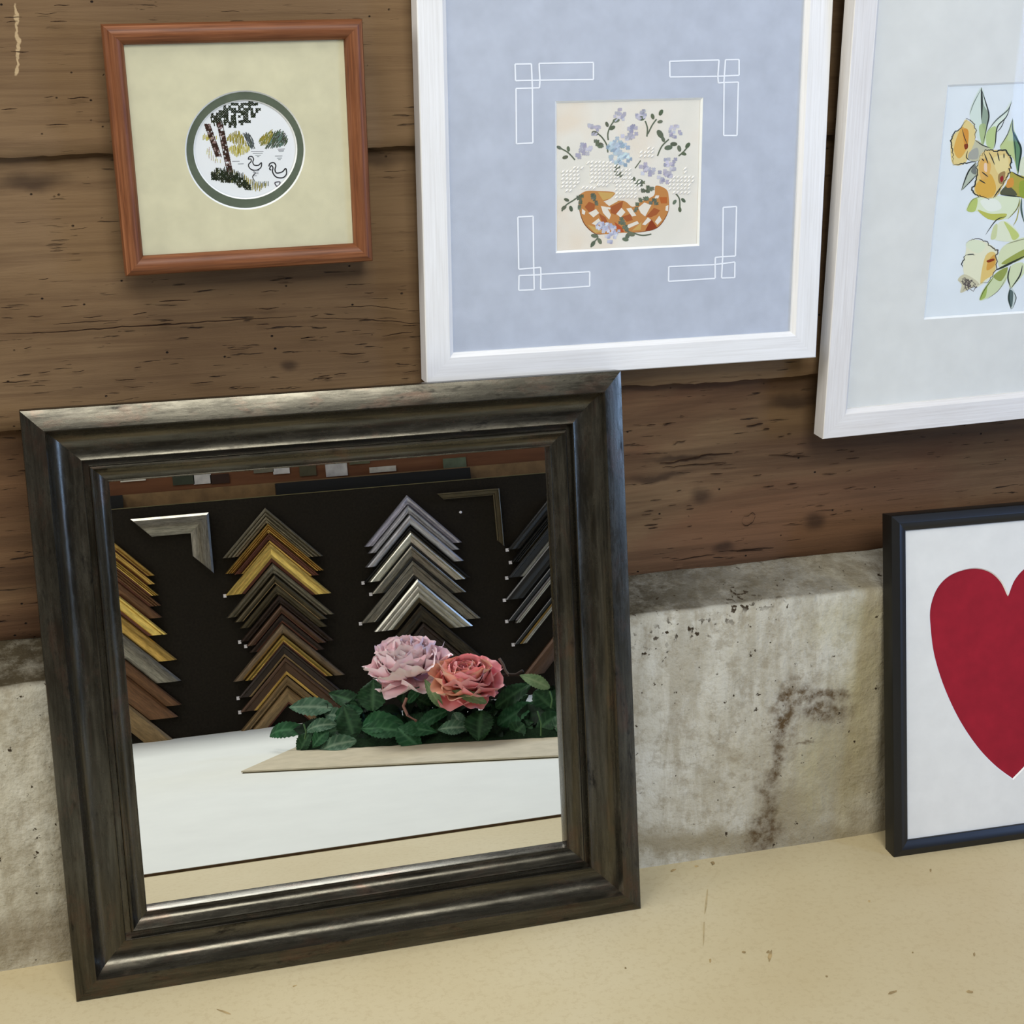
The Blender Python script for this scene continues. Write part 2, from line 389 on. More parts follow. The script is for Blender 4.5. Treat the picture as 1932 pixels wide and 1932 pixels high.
# cracks running along the grain: dark hairlines in the boards
def hairlines(name, lines, parent, y):
    bm = bmesh.new()
    for pts, w in lines:
        q = smooth_pts(pts, 8); n = len(q)
        A = []; B = []
        for i, px in enumerate(q):
            jx = noise.noise((px[0]*.05, px[1]*.3, 0))*2.2
            ww = w*(.25+.75*math.sin(math.pi*i/(n-1)))*(.7+.6*abs(noise.noise((px[0]*.13, 2, 0))))
            a = on_y((px[0], px[1]+jx-ww/2), y); b = on_y((px[0], px[1]+jx+ww/2), y)
            A.append(bm.verts.new(a)); B.append(bm.verts.new(b))
        for i in range(n-1): bm.faces.new((A[i], A[i+1], B[i+1], B[i]))
    return obj(name, bm, M['crack'], parent)
M['crack'] = plain('dark_split_wood', (44, 30, 20), .95, 0, .1)
rl = random.Random(5)
ln = [([(0, 630), (110, 626), (200, 619), (330, 611), (450, 603), (560, 598)], 3.2), ([(590, 600), (680, 602), (740, 606), (800, 612)], 2.2), ([(100, 612), (170, 607), (230, 604)], 2.), ([(630, 580), (700, 578), (770, 584)], 1.8),
      ([(720, 634), (780, 626)], 2.2), ([(0, 722), (60, 718)], 2.4), ([(300, 568), (360, 566)], 2.6), ([(640, 668), (690, 667)], 2.4)]
for i in range(46):
    x = rl.uniform(0, 790); yy = rl.choice((rl.uniform(575, 640), rl.uniform(655, 735), rl.uniform(400, 560)))
    if 200 < x < 720 and yy < 545: continue
    l = rl.uniform(14, 46); ln.append(([(x, yy), (x+l/2, yy-1), (x+l, yy-2.5)], rl.uniform(1., 2.4)))
hairlines('grain_splits', ln, w2, p-.0196)
ln = []
for i in range(34):
    x = rl.uniform(0, 770); yy = rl.uniform(10, 262)
    if 180 < x < 705 and yy > 25: continue
    l = rl.uniform(12, 44); ln.append(([(x, yy), (x+l/2, yy-.5), (x+l, yy-1)], rl.uniform(1., 2.8)))
hairlines('grain_splits', ln, w3, p-.0202)
ln = [([(1245, 875), (1290, 868), (1335, 858), (1382, 856)], 4.5), ([(1250, 882), (1320, 876), (1370, 872)], 2.5), ([(1408, 803), (1440, 799)], 4), ([(1440, 810), (1452, 808)], 3), ([(1450, 858), (1530, 862)], 2.4), ([(1340, 895), (1364, 893)], 2.4),
      ([(1403, 975), (1400, 985), (1408, 991), (1420, 985), (1425, 972), (1419, 967), (1413, 973), (1404, 974)], 2.2), ([(1390, 1040), (1440, 1037)], 2.6), ([(1215, 992), (1242, 988)], 2.2), ([(1270, 1058), (1350, 1045)], 2.), ([(1375, 1040), (1460, 1032)], 2.6)]
for i in range(40):
    x = rl.uniform(1195, 1620); yy = rl.uniform(800, 1000) - (x-1195)*.05; l = rl.uniform(8, 30)
    ln.append(([(x, yy), (x+l/2, yy-1), (x+l, yy-2.5)], rl.uniform(.8, 2.2)))
hairlines('grain_splits', ln, w1, p-.0016)

bm = bmesh.new(); nx = 700; prof = [(0, 0, 0.)] + [(.01*t/14, h1*t/14, 1.) for t in range(1, 14)] + [(.010, h1-.003, .6), (.013, h1+.001, 1.4)] + [(.013+(p+.004-.013)*t/6, h1+(hp+.004-h1)*t/6, 1.) for t in range(1, 7)]
g = []
for i in range(nx+1):
    x = -.9+3.0*i/nx; row = []
    for (yy, zz, k) in prof:
        d = (noise.noise((x*14, zz*14, yy*14))*.0022 + noise.noise((x*45, zz*45, yy*45+3))*.0013 + noise.noise((x*120, zz*120, yy*120))*.0007)
        d = min(d, .0022)*k if not (.05 < x < .63 or x > .93) else abs(d)*k
        off = -.004*max(0, min(1, (x-.66)/.2))*max(0, min(1, (.96-x)/.03))
        row.append(bm.verts.new((x, yy + d + off*(1-zz/h1 if zz < h1 else 0), max(0, zz + (noise.noise((x*30, yy*30, 9))*.0016 if k > .9 and zz > h1 else 0)))))
    g.append(row)
for a, b in zip(g, g[1:]):
    for j in range(len(prof)-1): bm.faces.new((a[j], b[j], b[j+1], a[j+1]))
lo0 = [bm.verts.new((r[0].co.x, .1, 0)) for r in g]; hi0 = [bm.verts.new((r[-1].co.x, .1, r[-1].co.z)) for r in g]
for i in range(nx):
    bm.faces.new((g[i][0], lo0[i], lo0[i+1], g[i+1][0])); bm.faces.new((g[i][-1], g[i+1][-1], hi0[i+1], hi0[i])); bm.faces.new((lo0[i], hi0[i], hi0[i+1], lo0[i+1]))
for a in (0, nx): bm.faces.new(g[a] + [hi0[a], lo0[a]])
tag(obj('wall_base', bm, M['conc'], smooth=60), kind='structure')

bench = thing('workbench', 'pale fibreboard workbench top running along the foot of the wall', 'workbench', (0, 0, -.03))
bm = bmesh.new(); box(bm, (-1.0, -2.0, 0), (2.2, .1, .03)); obj('worktop', bm, M['mdf'], bench)
sm_ = plain('brown_stains', (150, 130, 92), .9, 0, .1, .3); sf_ = plain('faint_scuff', (182, 164, 124), .9, 0, .1, .1)
for px, sx, sy, an in [((1453, 1803), 4, 12, .2), ((1449, 1796), 3, 3, 0), ((1345, 1628), 4, 4, .5), ((1314, 1634), 4, 2, 0), ((1270, 1642), 6, 2, -.4), ((1340, 1812), 2, 4, 0), ((1685, 1872), 9, 2.6, -.3), ((1830, 1871), 6, 3, .2), ((1838, 1800), 2, 4, .1), ((1560, 1842), 3, 2, 0), ((1403, 1796), 4, 2, .3), ((1756, 1642), 2, 4, 0), ((1640, 1700), 2, 2, 0), ((1180, 1826), 2, 2, 0), ((1722, 1797), 2, 2, 0), ((420, 1908), 14, 1.8, .35), ((556, 1860), 5, 1.6, -.5), ((1332, 1705), 1.6, 24, .12), ((1328, 1760), 1.4, 26, .02)]:
    bm = bmesh.new(); vs = []
    for k in range(9):
        t = 2*math.pi*k/9; r = .7+.6*random.random(); dx, dy = sx*r*math.cos(t), sy*r*math.sin(t)
        vs.append(bm.verts.new(on_z((px[0]+dx*math.cos(an)-dy*math.sin(an), px[1]+dx*math.sin(an)+dy*math.cos(an)), .00025) + np.array([0, 0, .03])))
    bm.faces.new(vs); obj('stain_mark', bm, sf_ if sy > 15 else sm_, bench)

YP = -1.8229
tag_w = NT('rear_wall_boards'); _g = tag_w.noise((5, 1, 60), 5); _z = tag_w.n('ShaderNodeSeparateXYZ'); tag_w.l(tag_w.tc.outputs['Object'], _z.inputs[0])
_c = tag_w.ramp(_g, [(.3, (84, 52, 32)), (.6, (100, 64, 40)), (.8, (110, 76, 50))])
rear = bm = bmesh.new(); box(bm, (-1.0, YP-.10, 0), (2.2, YP-.05, .60)); tag(obj('wall_front', bm, tag_w.done(_c, .8, 0, None, .2)), kind='structure')
bm = bmesh.new(); box(bm, (-1.0, YP-.0495, .40), (2.2, YP-.021, .4835)); box(bm, (-1.0, YP-.0497, .4836), (2.2, YP-.047, float(mir_y((376, 922), YP-.047)[2]))); tag(obj('trim_1', bm, plain('tan_timber_rail', (116, 92, 62), .8, 0, .2, .12, 30)), kind='structure')

# ------------------------------------------------------------------ frames
def rail(bm, L, prof):
    A = [bm.verts.new((i, -f, i)) for i, f in prof]; B = [bm.verts.new((L-i, -f, i)) for i, f in prof]
    n = len(prof)
    for k in range(n): bm.faces.new((A[k], A[(k+1) % n], B[(k+1) % n], B[k]))
    bm.faces.new(A); bm.faces.new(B)
def frame_rails(parent, Wd, H, prof, m, name='rail', inset=0., smooth=28):
    w, h = Wd-2*inset, H-2*inset
    for (o, a, L) in (((inset, 0, inset), 0, w), ((Wd-inset, 0, inset), -90, h), ((Wd-inset, 0, H-inset), 180, w), ((inset, 0, H-inset), 90, h)):
        bm = bmesh.new(); rail(bm, L, prof); obj(name, bm, m, parent, o, (0, math.radians(a), 0), smooth)
def slab(name, parent, m, x0, z0, x1, z1, d0, d1):
    bm = bmesh.new(); box(bm, (x0, d0, z0), (x1, d1, z1)); return obj(name, bm, m, parent)
def mat_with_hole(name, parent, m, core, outer, hole, d, thick=.0014, bev=.0011, slot_name='bevel'):
    # card with an opening whose white bevelled edge is a part of its own
    bm = bmesh.new()
    ov = [bm.verts.new((x, d, z)) for x, z in outer]; hv = [bm.verts.new((x, d, z)) for x, z in hole]
    es = [bm.edges.new((ov[i], ov[(i+1) % len(ov)])) for i in range(len(ov))] + [bm.edges.new((hv[i], hv[(i+1) % len(hv)])) for i in range(len(hv))]
    bmesh.ops.triangle_fill(bm, use_beauty=True, edges=es)
    o = obj(name, bm, m, parent)
    cx = sum(x for x, z in hole)/len(hole); cz = sum(z for x, z in hole)/len(hole); n = len(hole)
    bm = bmesh.new(); a = [bm.verts.new((x, d, z)) for x, z in hole]; b = []
    for i, (x, z) in enumerate(hole):
        p0, p1 = hole[i-1], hole[(i+1) % n]; t0 = Vector((x-p0[0], z-p0[1])).normalized(); t1 = Vector((p1[0]-x, p1[1]-z)).normalized()
        n0, n1 = Vector((-t0.y, t0.x)), Vector((-t1.y, t1.x)); mm = (n0+n1); mm = mm/max(.5, mm.dot(n0)) if mm.length > 1e-6 else n0
        if mm.dot(Vector((cx-x, cz-z))) < 0 and n < 6: mm = -mm
        b.append(bm.verts.new((x+mm.x*bev, d+thick, z+mm.y*bev)))
    for i in range(n): bm.faces.new((a[i], a[(i+1) % n], b[(i+1) % n], b[i]))
    obj(slot_name, bm, core, o); return o
def frame_thing(k, name, label):
    q = FR[k]; return thing(name, label, 'mirror' if k == 'm' else 'picture', tuple(q['o']), Matrix([list(map(float, r)) for r in q['R']]).to_euler())
rect = lambda x0, z0, x1, z1: [(x0, z0), (x1, z0), (x1, z1), (x0, z1)]

# --- leaning mirror
t = frame_thing('m', 'framed_mirror', 'large square mirror in a dark pewter stepped frame leaning against the wall')
q = FR['m']
outer = [(0, -.0185), (0, 0), (.0006, .0012), (.0188, .0058), (.0198, .0056), (.0206, .0042), (.0216, .0016), (.0232, -.0012), (.0256, -.0040), (.0285, -.0062), (.032, -.0077), (.037, -.0086), (.043, -.0087), (.0478, -.0080), (.0488, -.0074), (.0493, -.0080), (.0494, -.0165), (.0545, -.0165), (.0545, -.030), (.0185, -.030), (.0150, -.0190)]
frame_rails(t, q['W'], q['H'], outer, M['pewter'], 'outer_rail')
inn = [(0, -.029), (0, -.0105), (.0006, -.0092), (.0016, -.0086), (.0028, -.0090), (.0042, -.0108), (.0062, -.0132), (.0090, -.0150), (.0125, -.0158), (.0148, -.0160), (.0154, -.0157), (.0160, -.0163), (.0163, -.0180), (.0164, -.0245), (.0164, -.029)]
frame_rails(t, q['W'], q['H'], inn, M['pewter'], 'inner_rail', .0547)
slab('mirror_glass', t, M['mirror'], .066, .066, q['W']-.066, q['H']-.066, MD, MD+.002)
slab('backing_board', t, M['back'], .058, .058, q['W']-.058, q['H']-.058, .0275, .0295)

# --- orange wood frame with round cross-stitch
t = frame_thing('w', 'framed_cross_stitch', 'small square orange wood frame with a round cross-stitch of swans')
q = FR['w']
frame_rails(t, q['W'], q['H'], [(0, -.026), (0, -.004), (.0012, -.0012), (.0035, .0006), (.0065, .0014), (.0100, .0010), (.0132, -.0006), (.0155, -.0028), (.0168, -.0055), (.0170, -.0085), (.0170, -.026)], M['oak'])
d0 = .0075
def circ(k, d, c, rx, ry, n=72, rot=.0):
    return [on_frame(k, (c[0]+rx*math.cos(2*math.pi*i/n), c[1]-ry*math.sin(2*math.pi*i/n)), d) for i in range(n)]
mat_with_hole('mat_board', t, M['ecru'], M['wcore'], rect(.012, .012, q['W']-.012, q['H']-.012), circ('w', d0, (462.5, 283), 113.5, 112.5), d0, .0014, .0013)
mat_with_hole('inner_mat', t, M['greenm'], M['wcore'], rect(.03, .03, q['W']-.03, q['H']-.03), circ('w', d0+.0016, (463, 282), 98, 94), d0+.0016, .0013, .0012)
dA = d0+.0034
slab('backing_board', t, M['back'], .012, .012, q['W']-.012, q['H']-.012, dA+.001, .0258)
a = Art('w', .15528, 320, 140, dA)
a.poly([(920+720*math.cos(i*.0873), 905+700*math.sin(i*.0873)) for i in range(72)], (226, 228, 228), 0)
DG, BR, MU, YG, TE, GR = (36, 42, 26), (58, 40, 32), (150, 138, 58), (186, 176, 92), (78, 88, 78), (70, 70, 72)
canopy = [(490, 500), (600, 440), (640, 400), (740, 370), (800, 345), (1000, 335), (1100, 380), (1090, 470), (1040, 530), (960, 590), (880, 630), (820, 570), (790, 650), (690, 660), (600, 640), (510, 600)]
for x, y in scatter(canopy, 30, 3):
    if noise.noise((x*.021, y*.021, 1)) > -.10: a.cross(x, y, 14.5, jitc(DG, 8), 2, .52)
for x in range(500, 800, 33):
    y0 = 560+random.uniform(-60, 20); a.stroke([(x, y0), (x+14, y0+random.uniform(60, 130))], 14, jitc(DG), 2)
for (xa, ya, xb, yb, wd) in ((460, 620, 600, 1010, 62), (610, 600, 740, 1230, 62)):
    n = int((yb-ya)/26)
    for i in range(n):
        u = i/n; cx, cy = xa+(xb-xa)*u, ya+(yb-ya)*u
        for s in (-1, 0, 1):
            if random.random() < .8: a.cross(cx+s*wd*.36, cy+random.uniform(-4, 4), 13, jitc(BR if random.random() < .75 else (150, 128, 124), 8), 3, .6)
    a.stroke([(xa-wd*.5, ya), (xb-wd*.5, yb)], 9, BR, 4); a.stroke([(xa+wd*.5, ya), (xb+wd*.5, yb)], 9, BR, 4)
def bush(pts, cols, n=1, hgt=46, lay=1, step=17, sl=0):
    for x, y in scatter(pts, step, 6):
        c = random.choice(cols); a.stroke([(x-sl*hgt/2, y+hgt/2), (x+sl*hgt/2, y-hgt/2)], 10, jitc(c, 10), lay+random.random())
bush([(680, 790), (760, 720), (830, 700), (880, 740), (930, 830), (940, 860), (780, 830)], [MU, MU, (132, 122, 50)])
bush([(700, 910), (780, 870), (950, 870), (980, 920), (880, 970), (820, 1000), (760, 960)], [YG, YG, MU])
bush([(395, 770), (430, 740), (580, 760), (570, 790), (430, 795)], [MU, YG])
bush([(900, 735), (950, 720), (1010, 780), (1040, 880), (990, 900), (950, 850)], [TE, GR, (90, 96, 96)], sl=-.5)
bush([(1090, 800), (1160, 730), (1240, 690), (1250, 780), (1180, 850), (1100, 860)], [MU, (122, 122, 60)], sl=.4)
bush([(1240, 720), (1330, 680), (1400, 730), (1440, 840), (1360, 870), (1170, 890), (1200, 820)], [TE, (72, 84, 58), (96, 118, 108), (60, 60, 52)], sl=.6)
bush([(490, 1210), (570, 1150), (700, 1140), (800, 1180), (900, 1230), (960, 1320), (980, 1400), (870, 1380), (780, 1310), (640, 1300), (520, 1270)], [DG, (48, 54, 30), (30, 34, 20), (40, 46, 26), (110, 110, 60)], hgt=42, lay=3, step=20)
for x, y in scatter([(490, 1210), (570, 1150), (640, 1170), (700, 1190), (800, 1200), (880, 1240), (960, 1320), (980, 1400), (870, 1380), (780, 1300), (640, 1300), (520, 1270)], 30, 4):
    if random.random() < .86: a.cross(x, y, 16, jitc(DG, 8), 4, .5)
bush([(870, 1200), (960, 1280), (1080, 1330), (1220, 1320), (1080, 1400), (980, 1390)], [MU, (130, 124, 70), TE], hgt=60, lay=3, step=22)
bush([(500, 900), (540, 1000), (620, 1060), (560, 1080), (480, 1020), (430, 920)], [(196, 192, 150), (186, 172, 160)], step=26)
for (x0, y0, l) in ((990, 940, 150), (1010, 962, 120), (1040, 985, 70), (1060, 1002, 30), (1310, 910, 90), (1320, 926, 70), (1325, 942, 60), (1280, 995, 90), (1305, 1020, 60), (1320, 1040, 30), (760, 1060, 90), (830, 1090, 70), (1000, 1170, 90), (1010, 1190, 70), (1020, 1210, 60), (1020, 1235, 40)):
    a.stroke([(x0, y0), (x0+l, y0-2)], 8, jitc((120, 124, 126), 12), 1)
SW = (44, 44, 46)
a.curve([(955, 1035), (965, 1005), (1000, 1000), (1020, 1030), (1010, 1070), (1030, 1105), (1080, 1105), (1115, 1075), (1110, 1130), (1060, 1165), (1000, 1160), (965, 1130), (960, 1095), (990, 1060), (985, 1030), (955, 1035)], 13, SW, 5, False)
a.curve([(1010, 1170), (1040, 1200), (1010, 1240), (1020, 1280), (1035, 1300)], 12, SW, 5)
a.curve([(1205, 1120), (1220, 1085), (1265, 1075), (1290, 1110), (1280, 1160), (1300, 1200), (1370, 1185), (1410, 1145), (1420, 1210), (1380, 1255), (1310, 1255), (1270, 1225), (1250, 1180), (1255, 1135), (1235, 1110), (1215, 1150), (1235, 1165)], 15, SW, 5, False)
a.curve([(1275, 1320), (1300, 1310), (1340, 1310), (1330, 1345), (1300, 1360), (1275, 1320)], 14, (90, 84, 92), 5, False)
a.build('cross_stitch', M['art'], t)
slab('glass', t, M['glass'], .015, .015, q['W']-.015, q['H']-.015, .0055, .0067)

# --- white frame with lavender mat
t = frame_thing('a', 'framed_embroidery', 'white frame with lavender mat around an embroidered bowl of flowers')
q = FR['a']
wprof = [(0, -.024), (0, -.0008), (.0009, 0), (.0235, -.0006), (.0245, -.0014), (.0262, -.0034), (.0275, -.0040), (.0277, -.0046), (.0277, -.024)]
frame_rails(t, q['W'], q['H'], wprof, M['white'])
d0 = .0062
def FRect(k, d, pts): return [on_frame(k, px, d) for px in pts]
hole = FRect('a', d0, [(1048.5, 477.5), (1319.5, 464), (1326.5, 184), (1047.5, 191)])
mat_with_hole('mat_board', t, M['lav'], M['wcore'], rect(.02, .02, q['W']-.02, q['H']-.02), hole, d0, .0020, .0019)
# white V-groove corner ornaments cut in the mat
def groove(polys):
    g = Art('a', .43478, 760, 0, d0-.00015)
    for pts in polys: g.stroke(pts, 6.4, (238, 241, 246), 0)
    g.build('groove_ornament', M['art'], t)
def closed(p): return p + [p[0], ]
def edges(pts):
    return [[pts[i], pts[(i+1) % len(pts)]] for i in range(len(pts))]
for quads in ([[(487, 278), (558, 277), (562, 382), (593, 381), (595, 348), (489, 350)], [(591, 275), (827, 271), (827, 345), (489, 350), (487, 278)][:3] + [(595, 348)], [(491, 384), (562, 382), (564, 620), (493, 624)]],
              [[(1459, 258), (1400, 259), (1393, 358), (1369, 360), (1367, 331), (1459, 327)], [(1372, 260), (1158, 266), (1159, 334), (1367, 331)], [(1456, 356), (1394, 358), (1392, 588), (1450, 588)]],
              [[(503, 1260), (570, 1257), (568, 1163), (598, 1160), (599, 1192), (504, 1196)], [(598, 1256), (811, 1242), (811, 1179), (599, 1190)], [(503, 1168), (568, 1163), (565, 938), (499, 942)]],
              [[(1440, 1205), (1383, 1206), (1388, 1114), (1356, 1117), (1355, 1148), (1441, 1137)], [(1355, 1208), (1153, 1221), (1154, 1157), (1355, 1148)], [(1443, 1111), (1388, 1114), (1390, 900), (1448, 896)]]):
    groove([e for s in quads for e in edges(s)])
dA = d0+.0022
slab('backing_board', t, M['back'], .02, .02, q['W']-.02, q['H']-.02, dA+.001, .0235)
a = Art('a', .16563, 1030, 170, dA)
cl = NT('cream_embroidery_linen'); _n = cl.noise((14, 14, 14), 3, .5, .3); _cc = cl.ramp(_n, [(.36, (226, 214, 196)), (.52, (228, 223, 211)), (.62, (224, 220, 208))])
x0, z0 = a.pt((90, 1860)); x1, z1 = a.pt((1780, 90))
slab('linen', t, cl.done(_cc, .95, 0, cl.bump(cl.noise((1400, 1400, 1400), 1), .25, .0004), .1), x0-.003, z0-.003, x1+.004, z1+.003, dA, dA+.0008)
GL, LV, LB, OR, DO, YO = (100, 108, 90), (174, 172, 184), (178, 192, 202), (190, 132, 76), (162, 92, 54), (198, 162, 96)
def ell(x, y, rx, ry, an, col, lay=2):
    n = 10; a.poly([(x+rx*math.cos(k*2*math.pi/n)*math.cos(an)-ry*math.sin(k*2*math.pi/n)*math.sin(an), y+rx*math.cos(k*2*math.pi/n)*math.sin(an)+ry*math.sin(k*2*math.pi/n)*math.cos(an)) for k in range(n)], col, lay)
def flower(x, y, r, cols, leafy=False):
    for k in range(16):
        an = random.uniform(0, 6.3); rr = r*math.sqrt(random.random())
        a.cross(x+rr*math.cos(an), y+rr*math.sin(an), r*.2, jitc(random.choice(cols), 10), 3, .6)
def sprig(pts, leaves, w=16, col=GL):
    a.curve(pts, w, col, 2, False)
    for (x, y, an, s) in leaves: ell(x, y, 32*s, 19*s, an, jitc(col, 10), 3)
sprig([(710, 570), (705, 500), (730, 420), (790, 330)], [(695, 390, 1.2, 1), (755, 430, -.5, 1.2), (800, 345, -.2, 1.3)])
sprig([(705, 710), (690, 620), (640, 540), (590, 495)], [(560, 490, .3, 1.3)])
sprig([(1150, 530), (1155, 430), (1130, 350)], [(1080, 320, .2, 1.4)])
sprig([(1160, 500), (1210, 400), (1260, 330)], [(1215, 300, 1.3, 1.1), (1310, 255, -1.1, 1.2), (1300, 360, -.2, 1)])
sprig([(1270, 750), (1320, 640), (1400, 560)], [(1300, 500, 1.0, 1.7), (1335, 560, 1.2, 1.1), (1395, 655, -.2, 1.5), (1455, 615, .0, 1.3)])
sprig([(330, 795), (250, 710), (150, 655)], [(150, 655, .5, 1), (255, 670, 1.4, 1.), (220, 765, -.3, 1.1)])
sprig([(1510, 750), (1560, 710), (1620, 640)], [(1518, 665, 1.3, 1.2), (1615, 630, -.9, 1.2), (1570, 725, .3, 1)])
sprig([(1480, 1180), (1520, 1240), (1525, 1340)], [(1465, 1275, -1.0, 1.), (1565, 1255, .8, 1.), (1525, 1360, 1.4, 1)])
sprig([(180, 1380), (230, 1310), (320, 1250), (390, 1200)], [(235, 1250, .4, 1.), (285, 1350, 1.3, 1.1), (205, 1340, -.7, 1.1)])
sprig([(570, 1640), (590, 1680), (540, 1740), (510, 1790)], [(535, 1750, -1., 1.2), (612, 1720, 1.1, 1.2), (550, 1660, .2, 1.2)])
sprig([(900, 1600), (1000, 1630), (1100, 1655), (1200, 1640)], [(930, 1660, -1.1, 1.3), (970, 1640, .3, 1.4), (905, 1700, .2, 1.2)])
sprig([(1015, 890), (1080, 800)], [], 12)
for (x, y, r) in ((540, 440, 70), (830, 280, 72), (1070, 280, 70), (1470, 470, 72), (425, 690, 92), (945, 470, 90), (1160, 910, 90), (1340, 990, 85), (1430, 830, 80)): flower(x, y, r, [LV, LV, (160, 158, 176), (196, 194, 206)])
for (x, y, r) in ((780, 610, 90), (850, 680, 100), (900, 790, 80), (790, 760, 80)): flower(x, y, r, [LB, LB, (150, 168, 186), (204, 220, 224)])
for (x, y) in ((600, 610), (570, 590), (630, 640), (820, 880), (850, 960), (815, 940), (1060, 1040), (990, 1025), (1090, 1060), (1040, 1075)):
    for k in range(4): a.cross(x+random.uniform(-22, 22), y+random.uniform(-22, 22), 15, jitc(GL, 14), 3, .55)
# bowl
bowl = smooth_pts([(370, 1200), (460, 1150), (600, 1150), (780, 1165), (740, 1230), (660, 1275), (880, 1260), (990, 1330), (1100, 1260), (1230, 1200), (1250, 1090), (1370, 1130), (1400, 1230), (1395, 1370), (1330, 1500), (1240, 1580), (1060, 1615), (880, 1625), (700, 1640), (560, 1630), (450, 1540), (395, 1420), (370, 1200)], 5)
a.poly(bowl[:-1], OR, 1)
for pts, col in (([(440, 1330), (490, 1270), (560, 1300), (550, 1370), (490, 1390)], DO), ([(730, 1330), (880, 1260), (860, 1360), (790, 1420), (740, 1400)], DO), ([(600, 1400), (680, 1450), (700, 1500), (640, 1510)], DO), ([(870, 1440), (960, 1410), (990, 1480), (920, 1500)], DO),
                 ([(1140, 1440), (1230, 1340), (1300, 1370), (1260, 1420), (1190, 1450)], DO), ([(1130, 1600), (1200, 1470), (1270, 1570), (1180, 1605)], (140, 64, 36)), ([(780, 1500), (860, 1560), (890, 1620), (820, 1610)], (178, 84, 48)), ([(980, 1600), (1090, 1500), (1080, 1590)], YO), ([(470, 1530), (560, 1560), (640, 1610), (560, 1630)], YO), ([(590, 1160), (780, 1170), (740, 1230), (650, 1255)], YO), ([(1290, 1220), (1380, 1220), (1380, 1290), (1310, 1290)], (180, 100, 50))): a.poly(pts, col, 2)
LN = (226, 218, 202)
for pts in ([(485, 1400), (570, 1355), (605, 1400), (540, 1450)], [(625, 1320), (690, 1330), (740, 1420), (720, 1475), (650, 1400)], [(670, 1280), (760, 1250), (820, 1265), (720, 1320)], [(800, 1410), (860, 1340), (905, 1390), (850, 1450)], [(915, 1350), (970, 1340), (1030, 1430), (980, 1440)], [(1050, 1340), (1120, 1280), (1200, 1310), (1130, 1440), (1080, 1400)], [(1095, 1530), (1160, 1450), (1200, 1480), (1130, 1540)], [(1240, 1500), (1290, 1430), (1320, 1480), (1270, 1535)], [(1365, 1320), (1395, 1310), (1390, 1380), (1360, 1370)], [(410, 1350), (450, 1380), (440, 1420), (410, 1410)], [(520, 1520), (600, 1460), (640, 1520), (570, 1540)], [(915, 1540), (1040, 1490), (1060, 1520), (940, 1575)], [(1250, 1200), (1290, 1200), (1280, 1230), (1230, 1240)], [(700, 1330), (740, 1340), (730, 1360), (690, 1350)]): a.poly(pts, LN, 3)
a.curve([(370, 1280), (395, 1420), (450, 1540), (560, 1635), (660, 1640)], 9, (120, 70, 40), 3); a.curve([(900, 1625), (1080, 1615), (1240, 1580), (1330, 1500), (1395, 1370), (1400, 1230)], 9, (130, 74, 42), 3)
for (x, y) in [(530, 1190), (540, 1240), (570, 1290), (550, 1215), (380, 1230), (390, 1270), (380, 1330), (400, 1210), (1160, 1110), (1210, 1110), (1100, 1150), (1150, 1160), (1180, 1130), (1080, 1250), (1150, 1240), (1230, 1250), (1250, 1290), (1040, 1310), (1030, 1360), (1200, 1280), (1130, 1230), (860, 1470), (880, 1510), (900, 1550), (850, 1500), (920, 1580)]:
    for k in range(3): a.cross(x+random.uniform(-16, 16), y+random.uniform(-16, 16), 15, jitc(GL, 14), 4, .5)
for (x, y, r) in ((620, 1530, 60), (700, 1590, 80), (770, 1590, 70), (740, 1680, 60)): flower(x, y, r, [(164, 166, 190), (184, 186, 204), (206, 206, 216)])
a.build('embroidery', M['art'], t)
# raised white stitches
bm = bmesh.new()
ws = [[(150, 930), (370, 850), (420, 840), (360, 1130), (200, 1160)], [(480, 820), (640, 780), (820, 860), (960, 900), (960, 1000), (760, 1080), (600, 1100), (500, 1040)], [(760, 1000), (1060, 1000), (1080, 1130), (1000, 1260), (780, 1240), (800, 1120)], [(1040, 700), (1240, 620), (1240, 780), (1090, 780)], [(1370, 1080), (1500, 950), (1690, 960), (1650, 1180), (1440, 1170)], [(1540, 900), (1620, 850), (1600, 960)], [(420, 1080), (640, 1070), (620, 1110), (420, 1130)]]
for poly in ws:
    for x, y in scatter(poly, 43, 4):
        c = a.pt((x, y)); u = Vector((.7, 0, .7)); l, w_, hh = .0028, .0012, .0009
        cv = Vector((c[0], dA-.0002, c[1])); e1 = Vector((.78, 0, .62)); e2 = Vector((-.62, 0, .78)); up = Vector((0, -1, 0))
        b4 = [bm.verts.new(cv+e1*l*sx+e2*w_*sy) for sx, sy in ((-1, 0), (0, -1), (1, 0), (0, 1))]; tp = [bm.verts.new(cv+e1*l*.55*sx+up*hh) for sx in (-1, 1)]
        bm.faces.new((b4[0], b4[1], tp[0])); bm.faces.new((b4[1], tp[1], tp[0])); bm.faces.new((b4[1], b4[2], tp[1])); bm.faces.new((b4[2], b4[3], tp[1])); bm.faces.new((b4[3], tp[0], tp[1])); bm.faces.new((b4[3], b4[0], tp[0]))
tag(obj('raised_stitches', bm, plain('white_cotton_thread', (236, 233, 226), .6, 0, .4, .03), t), kind='stuff')
slab('glass', t, M['glass'], .024, .024, q['W']-.024, q['H']-.024, .0042, .0056)

